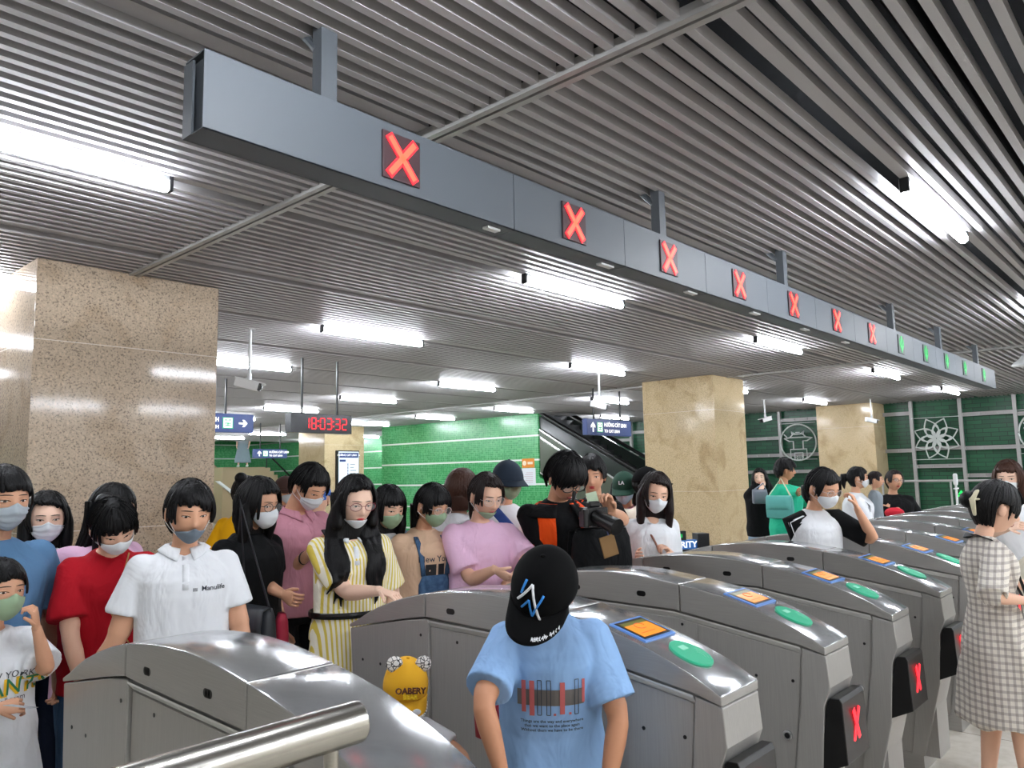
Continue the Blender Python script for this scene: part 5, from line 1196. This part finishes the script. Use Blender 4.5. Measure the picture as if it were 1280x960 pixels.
# man in orange vest
p = Person('man in black T-shirt and orange reporter vest with glasses, looking down at a camera', 713, 572, 4.25, a=22, ah=30, pitch=34, roll=4, lean=6, hh=.25, hw=.98, male=True, skin='b', vox=NEARV)
p.arm('R', p.L(703, 716, 4.15), elbow=p.L(683, 686, 4.3)); p.arm('L', p.L(762, 638, 3.98), elbow=p.L(786, 652, 4.2), curl=1.1, fdir=(.5, .3, .9), pn=(.8, .5, 0))
p.body(gaze=-.6); p.top(C_BLACK, 'tshirt', hem=.74, loose=.026, sleeve=.85, sleeve_r=.030, seed=33); p.legsw(C_BLACK); p.shoes(SHOEK); p.hair('short', 'k', bangs=.52, thick=.026, part=-.22, fringe=.30, seed=11); p.glasses(BLACK, .027, .019, .0022)
me = p.topmesh
def vest(p, m_, off=.052, gap=.055):
    """an open sleeveless vest with black shoulder yoke and pocket strips"""
    q = MB()
    for sx in (-1, 1):
        rows = []
        for j in range(19):
            z = lerp(.80, 1.34, j/18); wlim = .150*p.k*p.hw; row = []
            for i in range(17):
                az = lerp(math.asin(min(.9, gap/.17)), math.pi-.02, i/16)*sx; pt = p.torso(z, az, off if z < 1.25 else off-.02*(z-1.25)/.09+.004)
                if z > 1.14 and abs(pt.x) > wlim: pt.x = math.copysign(wlim, pt.x)
                row.append(pt)
            rows.append(row)
        q.loft(rows, 0, False, False)
    o = q.build('vest', m_, p.root, True, fix=False); sd = o.modifiers.new('s', 'SOLIDIFY'); sd.thickness = .006; sd.offset = 1
    for z0, z1, a0, a1, nm in ((1.275, 1.338, .30, 1.3, 'shoulder_yoke'), (1.02, 1.065, .42, .95, 'pocket_strip'), (.875, .895, .42, .95, 'pocket_strip')):
        for sx in (-1, 1):
            q = MB(); q.loft([[p.torso(lerp(z0, z1, j/4), sx*lerp(a0, a1, i/8), off+.014 if z0 < 1.2 else off-.02*(lerp(z0, z1, j/4)-1.25)/.09+.014) for i in range(9)] for j in range(5)], 0, False, False)
            w_ = q.build(nm, C_BLACK, o, True, fix=False); sd = w_.modifiers.new('s', 'SOLIDIFY'); sd.thickness = .004
    return o
vs = vest(p, C_ORANGE)
# camera with long lens hanging and tilted
t = empty('camera', px(742, 645, 3.92), p.rz, 'black camera with a long lens held by the man in the orange vest', 'camera')
q = MB(); q.box((-.07, -.03, -.05), (.07, .03, .045)); q.box((-.03, -.028, .045), (.03, .025, .075)); q.box((.045, -.02, -.055), (.075, .05, .04)); q.build('camera_body', BLACK, t, bevel=.008)
q = MB(); q.tube([(0, .03, 0), (-.02, .09, -.02), (-.05, .17, -.05)], [.036, .037, .043], 24, round_=False); q.build('lens', BLACK, t, bevel=.002)
q = MB(); q.tube([(.07, 0, .03), (.09, -.05, .08), (.05, -.12, .12)], [(.012, .003)]*3, 8); q.build('strap', BLACK, t)
t = bag('camera_bag', 'big black camera bag at the front of the man in the orange vest', px(752, 690, 4.02), p.rz+.15, (.17, .075, .12), C_BLACK, [px(765, 650, 4.2)], BLACK)
t2 = empty('badge', px(761, 682, 3.84), p.rz, 'tan leather badge hanging on the black camera bag', 'badge'); q = MB(); q.box((-.042, -.004, -.055), (.042, .004, .05), 0, Matrix.Rotation(.25, 4, 'Y')); q.build('wallet', mat('leather_tan', '#7c5a2c', .6), t2, bevel=.003); q = MB(); q.tube([(.0, 0, .05), (.02, 0, .12)], .003, 6); q.build('cord', mat('cord_blue', '#4a4f7c', .6), t2)
q = MB(); q.box((-.03, -.001, -.04), (.03, .001, .04)); c = q.build('paper_ticket', mat('paper_green', '#aebfa2', .7), None); c.location = px(741, 625, 3.93); c.rotation_euler = (.15, .2, p.rz); tag(c, 'pale green paper in the raised hand of the man in the orange vest', 'ticket')
# second vest man
p = Person('man behind the orange vest man, black hair, also in an orange and black vest', 739, 570, 5.35, a=-35, ah=-5, pitch=10, hh=.25, hw=.95, male=True, skin='b', vox=MIDV)
p.body(redlips=True); p.top(C_BLACK, 'tshirt', hem=.74, loose=.03, sleeve=.75, seed=35); p.legsw(C_BLACK); p.shoes(SHOEK); p.hair('short', 'k', bangs=.58, thick=.020, seed=13); vest(p, C_ORANGE)
# green cap
p = Person('woman in dark green cap, white mask and light pink polo shirt', 779, 591, 5.75, a=-14, ah=-10, pitch=14, hh=.225, skin='b', vox=MIDV)
p.arm('L', p.L(792, 672, 5.5), (-.8, -.3, -.5), .9)
p.body(mouth=False); p.top(C_LPINK, 'polo_shirt', hem=.75, seed=37, sleeve=.75, collar=True, neck=.03); p.legsw(C_JEANS); p.shoes(); p.hair('bob', 'k', length=.06, bangs=.5, locks=False); p.cap(CAP_GREEN, band=.30); p.mask(M_BLUE)
M_ = Matrix.Translation(p.HM(Vector((0, .116, .075))*p.hs)) @ p.Rh.to_4x4() @ Matrix.Rotation(math.pi, 4, 'Z') @ Matrix.Rotation(math.pi/2-.35, 4, 'X')
put_text('cap_letter', 'LA', .036, M_, C_WHITE, p.capo, .002, bold=.001)
p = Person('person in black cap and pale shirt behind the woman in the white blouse', 808, 585, 5.6, a=20, ah=70, hh=.225, skin='a', vox=FARV)
p.body(); p.top(C_CREAM, 'shirt', hem=.75, seed=38, sleeve=1.2); p.legsw(C_GREY); p.shoes(); p.hair('short', 'k', locks=False); p.cap(CAP_BLACK, yaw=math.radians(0))
# woman in white blouse
p = Person('woman with long dark hair, white mask and loose white blouse, looking down', 822, 591, 4.72, a=22, ah=12, pitch=16, roll=-6, hh=.235, hw=.92, skin='a', vox=MIDV)
p.arm('R', p.L(794, 696, 4.55), elbow=p.L(794, 672, 4.8), curl=.6); p.arm('L', p.L(838, 680, 4.5), elbow=p.L(840, 682, 4.8), curl=1.0, fdir=(.7, .3, .6))
p.body(mouth=False, gaze=-.5); p.top(C_WHITE, 'blouse', hem=.80, loose=.024, sleeve=1.5, sleeve_r=.028, neck=.05, seed=43, fold=.008); p.skirt(C_WHITE, 'skirt', to=.4, loose=.025); p.shoes(); p.hair('long', 'd', length=.30, bangs=.82, part=.14, fringe=.06, thick=.016, seed=5); p.mask(M_WHITE, beak=.016)
surf_strap(p, [(.085*p.k, 1.325*p.k, True), (.05*p.k, 1.22*p.k, True), (-.01*p.k, 1.10*p.k, True), (-.08*p.k, 1.0*p.k, True)], .014, mat('strap_brown', '#7a4a38', .6), 'bag_strap')
# far wall people
p = Person('young woman in black T-shirt and pale jeans standing by the dark green wall', 949, 585, 9.3, a=10, ah=-5, hh=.215, skin='c', vox=FARV)
p.arm('R', p.L(950, 617, 9.1), elbow=p.L(940, 616, 9.3), curl=.9); p.arm('L', p.L(954, 616, 9.1), elbow=p.L(964, 617, 9.3), curl=.9)
p.body(legspread=.10); p.top(C_BLACK, 'tshirt', hem=.78, loose=.03, sleeve=.85, sleeve_r=.03, seed=2); p.legsw(C_LJEANS, loose=.04); p.shoes(); p.hair('long', 'k', length=.24, bangs=.80, part=.1)
bag('handbag', 'small grey handbag held by the young woman in black by the green wall', px(950, 621, 9.0), p.rz, (.09, .04, .08), mat('bag_silver', '#6f7480', .5), [px(954, 604, 9.05)])
p = Person('young person in turquoise T-shirt with short curly hair, turned right', 981, 575, 8.7, a=66, ah=78, hh=.22, skin='d', vox=FARV, hw=1.05)
p.arm('R', p.L(996, 618, 8.5), elbow=p.L(982, 618, 8.6), curl=.9); p.arm('L', p.L(1000, 620, 8.7), elbow=p.L(992, 617, 8.8), curl=.9)
p.body(); p.top(C_TEAL, 'tshirt', hem=.70, loose=.055, sleeve=.95, sleeve_r=.05, seed=3); p.legsw(C_CREAM, loose=.05); p.shoes(); p.hair('short', 'k', bangs=.40, thick=.035, seed=2)
bag('crossbody_bag', 'turquoise crossbody bag on the young person in the turquoise T-shirt', px(975, 634, 8.45), p.rz+1.4, (.15, .05, .12), mat('bag_teal', '#58a8a0', .6), [px(976, 598, 8.6)], mat('strap_cream', '#c9c1a4', .6))
# raglan girl
p = Person('girl in white T-shirt with black sleeves, white mask and glasses, hand at her forehead', 1034, 586, 4.87, a=28, ah=44, pitch=22, hh=.24, hw=1.02, skin='b', vox=MIDV)
p.arm('L', p.L(1064, 622, 4.78), elbow=p.L(1078, 668, 4.85), curl=1.0, fdir=(.25, -.1, 1), pn=(.7, -.5, 0)); p.arm('R', p.L(1003, 716, 4.85), elbow=p.L(1004, 680, 4.95), curl=.4)
p.body(mouth=False, gaze=-.5); p.top(C_WHITE, 'tshirt', hem=.74, loose=.022, sleeve=0, seed=45); p.legsw(C_NAVY); p.shoes(); p.hair('lowpony', 'k', length=.10, bangs=.74, seed=19, part=-.12, tail=(0, -.03, 0)); p.mask(M_WHITE, beak=.018); p.glasses(mat('glasses_clear', '#c9b8b4', .3, .4))
for sd in 'RL':
    sh, e, wr, *_ = p.arms[sd]; q = MB(); inn = sh.lerp(p.bend(Vector((0, 0, 1.31*p.k))), .45); q.tube([inn, sh+Vector((0, 0, .008)), sh.lerp(e, .5), sh.lerp(e, .85)], [.060*p.k, .076*p.k, .070*p.k, .070*p.k], 20, round_=False); slv = q.build('sleeve', C_BLACK, p.topo, True, bevel=0)
    if sd == 'R':
        for dx in (-.012, .012): 
            s_ = MB(); s_.tube([inn+Vector((.03, .052+dx*.5, .022)), sh+Vector((.058, .045+dx, .0)), sh.lerp(e, .5)+Vector((.062, .04+dx, 0)), sh.lerp(e, .85)+Vector((.062, .042+dx, 0))], [(.004, .003)]*4, 8); s_.build('sleeve_stripe', C_WHITE, slv)
# mother and baby, laughing woman
p = Person('woman with ponytail and white mask carrying a baby on her front, by the far column', 1071, 583, 7.78, a=62, ah=70, hh=.215, skin='b', vox=FARV)
p.arm('R', p.L(1101, 657, 7.55), elbow=p.L(1080, 653, 7.6))
p.body(); p.top(C_WHITE, 'tshirt', hem=.75, loose=.035, sleeve=.8, sleeve_r=.05, seed=4); p.legsw(C_GREY); p.shoes(); p.hair('pony', 'k', length=.13, bangs=.6, tail=(0, -.07, 0)); p.mask(M_WHITE)
surf_strap(p, [(.10*p.k, 1.33*p.k, True), (.11*p.k, 1.22*p.k, True), (.11*p.k, 1.05*p.k, True)], .045, mat('carrier_grey', '#8b8f92', .8), 'carrier_strap')
b_ = Person('baby in pale clothes held in the carrier, reaching towards a red cap', 1094, 599, 7.72, a=70, ah=60, hh=.165, skin='b', vox=FARV, k=.44, name='baby', zoff=px(1094, 599, 7.72).z-.70)
b_.arm('R', b_.L(1108, 632, 7.7), (.3, -.5, -1), .5); b_.body(); b_.top(C_GREY, 'romper', hem=.6, loose=.04, sleeve=1.1, sleeve_r=.04); b_.legsw(C_CREAM); b_.hair('short', 'd', bangs=.62, thick=.008)
p = Person('laughing woman in black T-shirt with glasses and necklace, in front of the dark wall', 1118, 587, 8.25, a=10, ah=32, hh=.215, roll=-6, skin='b', vox=FARV)
p.arm('R', p.L(1116, 646, 8.1), elbow=p.L(1106, 641, 8.25), curl=.7); p.arm('L', p.L(1132, 636, 8.05), elbow=p.L(1138, 634, 8.25), curl=.8)
p.body(redlips=True); p.top(C_BLACK, 'tshirt', hem=.75, loose=.04, sleeve=.85, sleeve_r=.045, seed=5); p.legsw(C_BLACK); p.shoes(); p.hair('bun', 'd', bangs=.80, fringe=.04, tail=(0, -.09, .0)); p.glasses()
q = MB(); q.tube([p.bend(Vector((.07*math.sin(a_), .075+.025*math.cos(a_), 1.33-.055*(1+math.cos(a_))))*p.k) for a_ in [-2.6+5.2*j/20 for j in range(21)]], .005, 6); q.build('necklace', mat('pearl', '#e9e3d8', .3), p.root)
t = empty('red_cap', px(1118, 641, 7.95), p.rz, 'bright red cap held out between the baby and the laughing woman', 'cap')
q = MB(); q.ellipsoid((0, 0, 0), (.095, .075, .055), 20, 12); q.build('crown', C_RED_ if False else mat('cap_red', '#c8142c', .8), t, True); q = MB(); q.tube([(-.10, .01, -.03), (-.17, .03, -.02)], [(.07, .008), (.04, .006)], 12); q.build('brim', mat('cap_red', '#c8142c', .8), t, True)
# right side
p = Person('woman with long brown hair and white mask at the right edge, behind the checked dress', 1258, 575, 5.55, a=-8, ah=-12, pitch=12, hh=.23, skin='c', vox=MIDV)
p.arm('R', p.L(1262, 660, 5.3), (.8, -.3, -.6), .9)
p.body(mouth=False); p.top(C_WHITE, 'blouse', hem=.75, seed=51, sleeve=1.2); p.skirt(C_CREAM); p.shoes(); p.hair('long', 'b', length=.30, bangs=.66, seed=2); p.mask(M_WHITE)
p = Person('woman in checked dress with a pale hair claw and a camera strap, walking right', 1251, 603, 3.72, a=78, ah=84, pitch=16, hh=.232, hw=.90, skin='a', vox=NEARV, lean=-1)
p.arm('R', p.L(1290, 752, 3.50), elbow=p.L(1240, 745, 3.42), curl=.8); p.arm('L', p.L(1300, 738, 3.85), elbow=p.L(1262, 735, 3.9), curl=.8)
p.body(stride=.06); p.top(C_CHECK, 'dress_bodice', hem=.90, loose=.030, sleeve=1.02, sleeve_r=.036, seed=53, fold=.008, cinch=.03); p.skirt(C_CHECK, 'dress_skirt', to=.42, loose=.026, flare=.085, waist=.99, fold=.014); p.shoes()
p.hair('bun', 'k', bangs=.56, thick=.02, seed=23, tail=(0, -.115, .01))
q = MB(); q.tube([p.HM(Vector((.03, -.105, .05))*p.hs), p.HM(Vector((.045, -.125, .01))*p.hs), p.HM(Vector((.04, -.10, -.05))*p.hs)], [(.012, .006), (.018, .008), (.010, .005)], 10); q.tube([p.HM(Vector((.045, -.125, .01))*p.hs), p.HM(Vector((.05, -.085, .02))*p.hs)], [(.008, .006), (.005, .004)], 8); q.build('hair_claw', mat('claw_cream', '#cfc8a8', .3), p.root, True)
CS = mat('strap_black', '#15161a', .6)
q = MB(); ss = [p.bend(Vector(v)*p.k) for v in ((0, -.085, 1.355), (.05, -.06, 1.37), (.085, .0, 1.345), (.08, .085, 1.26), (.05, .135, 1.12), (.02, .17, 1.01))]; q.tube(ss, [(.018, .003)]*6, 8); 
q2 = MB(); q2.tube([Vector((-v.x, v.y, v.z)) for v in ss], [(.018, .003)]*6, 8)
cl = ss[-1]; cm = p.M @ (cl+Vector((0, .03, -.05)))
t = empty('camera', cm, p.rz, 'black camera hanging on a neck strap in front of the checked dress', 'camera')
inv = p.M.inverted(); sh_ = Matrix.Rotation(-p.rz, 4, 'Z') @ Matrix.Translation(-cm) @ p.M
for a_ in (q, q2): a_.v = [sh_ @ v for v in a_.v]; a_.build('strap', CS, t, True)
q = MB(); q.box((-.065, -.03, -.045), (.065, .03, .04)); q.box((-.025, -.028, .04), (.025, .028, .06)); q.build('camera_body', BLACK, t, bevel=.008); q = MB(); q.tube([(0, .03, -.005), (0, .10, -.01)], [.033, .036], 24, round_=False); q.build('lens', BLACK, t); q = MB(); q.tube([(.067, -.02, 0), (.069, .02, 0)], .012, 8); q.build('grip_ring', WHITE, t)
# boy in blue with the black cap
p = Person('boy in light blue printed T-shirt and black cap with a white and blue emblem', 679, 700, 2.12, a=2, ah=-26, pitch=38, roll=-15, lean=15, hh=.212, hw=1.02, skin='d', vox=.0065)
p.arm('R', p.L(624, 955, 2.06), elbow=p.L(607, 868, 2.12)); p.arm('L', p.L(763, 962, 2.15), elbow=p.L(764, 868, 2.22))
p.body(mouth=False, gaze=-.4); p.top(C_BLUE, 'tshirt', hem=.70, loose=.032, sleeve=.80, sleeve_r=.034, neck=.0, seed=61, fold=.006); p.legsw(C_NAVY, 'shorts', to=.5); p.shoes(); p.hair('short', 'k', bangs=.5, locks=False)
c = p.cap(CAP_BLACK, visor=.080, band=.26, droop=.32, thick=.022)
def cap_bar(p, a, b, w, m_, name):   # a,b = (az, el) on the front of the cap
    q = MB(); pts = [p.HM(p.RY @ head_pt(lerp(a[0], b[0], t), lerp(a[1], b[1], t), p.capthick*1.25+.003, 0, p.hs)) for t in [j/6 for j in range(7)]]
    c_ = p.HM(Vector((0, 0, 0))); q.tube(pts, [(w/2, .0022)]*7, 8, updir=(p.HM(Vector((0, 1, .6)))-c_), round_=False); return q.build(name, m_, p.capo, True)
BL = mat('emblem_blue', '#2f86d4', .7)
def CB(x, y): return (-x*13, .50+y*12)   # metres on the crown, x to the viewer's right
for pts_, m_, w_ in ((((-.036, -.006), (-.003, .030), (.020, -.034)), C_WHITE, .0075), (((-.028, .034), (-.030, .008)), BL, .007), (((-.022, -.016), (-.006, .002), (.004, -.026), (.012, -.010), (.030, .012)), BL, .0065)):
    for a_, b_ in zip(pts_[:-1], pts_[1:]): cap_bar(p, CB(*a_), CB(*b_), w_, m_, 'emblem_stroke')
# lettering along the brim edge
txt = 'ALAN WALKER'; rows = p.brim
edge = [rows[7][i] for i in range(25)]; edge2 = [rows[4][i] for i in range(25)]
seq = list(range(3, 14)); rr_ = p.Rh
for j, ch in enumerate(txt):
    i = 2.2+.72*j; i0 = int(i); f = i-i0; c0 = edge[i0].lerp(edge[i0+1], f); tn = (edge[i0+1]-edge[i0]).normalized(); iw = (edge2[i0]-edge[i0]).normalized(); nn = tn.cross(iw); 
    if nn.dot(p.Rh @ Vector((0, 0, 1))) < 0: nn = -nn
    if ch == ' ': continue
    xx = iw.cross(nn)
    put_text('brim_lettering', ch, .0135, Matrix.Translation(c0+iw*.006+nn*.0035) @ Matrix((xx, iw, nn)).transposed().to_4x4(), C_WHITE, p.capo, .0005, bold=.0006)
PD = mat('print_dark', '#30343c', .7); PR = mat('print_coral', '#c0605e', .7); PG = mat('print_grey_brown', '#67625f', .75)
z0 = 1.09*p.k
p.decal(flat_rects([(-.098, -.024, .092, .024)]), PG, 'print_band', z=z0, off=.002)
p.decal(flat_rects([(-.086, -.045, -.074, .05), (-.064, -.055, -.050, .05), (.022, -.05, .036, .046), (.086, -.02, .094, .05)]), PR, 'print_bars', z=z0, off=.0035)
for cx_ in (-.036, -.010, .070):
    w_, h_ = .0055, .052; p.decal(flat_path([(cx_-w_, -h_), (cx_-w_, h_), (cx_+w_, h_), (cx_+w_, -h_), (cx_-w_, -h_)], .0022), PD, 'print_outline', z=z0, off=.005)
p.decal(flat_rects([(.004, -.054, .011, -.047), (.048, -.052, .055, -.045)]), PR, 'print_dot', z=z0, off=.0035)
for j, tx in enumerate(('Things are the way and everywhere', 'that we want to the place again', 'Without them we have to be there')): p.decal(text_mesh(tx, .0125, 0, 'CENTER', .0002), PD, 'print_line', z=z0-.072-.0135*j, off=.003)
bag('backpack', 'red backpack strap bag hanging behind the boy in the blue T-shirt', p.M @ Vector((.12, -.16, .97*p.k)), p.rz, (.12, .05, .11), mat('bag_red', '#9a1f30', .6), flap=False)
# toddler in yellow bear cap
p = Person('small child in a yellow cap with two round ears, between the two nearest gates', 510, 826, 2.55, a=4, ah=8, pitch=12, roll=-4, hh=.165, hw=.92, skin='b', vox=.0075, name='child')
p.arm('L', p.L(586, 958, 2.40), (-.7, -.5, -.5), .5)
p.body(mouth=False); p.top(C_WHITE, 'tshirt', hem=.7, loose=.035, sleeve=.7, sleeve_r=.03, seed=71); p.legsw(C_NAVY); p.shoes(); p.hair('short', 'k', bangs=.4, locks=False)
p.cap(CAP_YEL, visor=.05, band=.12, droop=1.0, thick=.022)
EAR = mat('cap_ear_print', '#e8e4de', .85); N, L, B = nodes(EAR); v = mapping(N, L, (1, 1, 1)); w = N.new('ShaderNodeTexVoronoi'); w.feature = 'DISTANCE_TO_EDGE'; w.inputs['Scale'].default_value = 75; L.new(v, w.inputs['Vector']); r = ramp(N, [(.045, '#2a2422'), (.09, '#ece8e2')]); L.new(w.outputs[0], r.inputs[0]); L.new(r.outputs[0], B.inputs['Base Color'])
for sx in (-1, 1):
    q = MB(); q.ellipsoid(p.HM(Vector((sx*.062, .03, .122))*p.hs), (.036*p.hs, .014*p.hs, .036*p.hs), 20, 12, 0, p.Rh); q.build('ear', EAR, p.capo, True)
q = MB(); c_ = [r_ for r_ in p.brim[-1]]; q.tube([x + p.Rh @ Vector((0, 0, -.001)) for x in c_], .005, 8); q.build('brim_trim', EAR, p.capo, True)
M_ = Matrix.Translation(p.HM(Vector((0, .1295, .050))*p.hs)) @ p.Rh.to_4x4() @ Matrix.Rotation(math.pi, 4, 'Z') @ Matrix.Rotation(math.pi/2-.36, 4, 'X')
put_text('lettering', 'OABERY', .026, M_, mat('letter_brown', '#5a2c1a', .8), p.capo, .005, bold=.0005)
M_ = Matrix.Translation(p.HM(Vector((0, .134, .027))*p.hs)) @ p.Rh.to_4x4() @ Matrix.Rotation(math.pi, 4, 'Z') @ Matrix.Rotation(math.pi/2-.25, 4, 'X')
put_text('lettering', 'BEAR', .02, M_, mat('letter_yellow', '#f6cf20', .8), p.capo, .005, bold=.0005)
q = MB(); q.ellipsoid(p.HM(Vector((-.03, .150, -.030))*p.hs), (.014, .006, .010), 16, 8, 0, p.Rh); q.build('brim_badge', WHITE, p.capo, True)
# woman on the stairs
t_ = px(304, 545, 28.2)
p = Person('woman in long grey skirt standing on the stair landing, her upper body out of sight', 304, 545, 28.4, a=-10, hh=.22, skin='c', vox=.02, k=.98, zoff=2.05)
p.body(legspread=.16); p.top(C_GREY, 'blouse', hem=.85, sleeve=1.3); p.skirt(cloth('cloth_blue_grey', '#7e8f96'), to=.16, flare=.12); p.shoes()
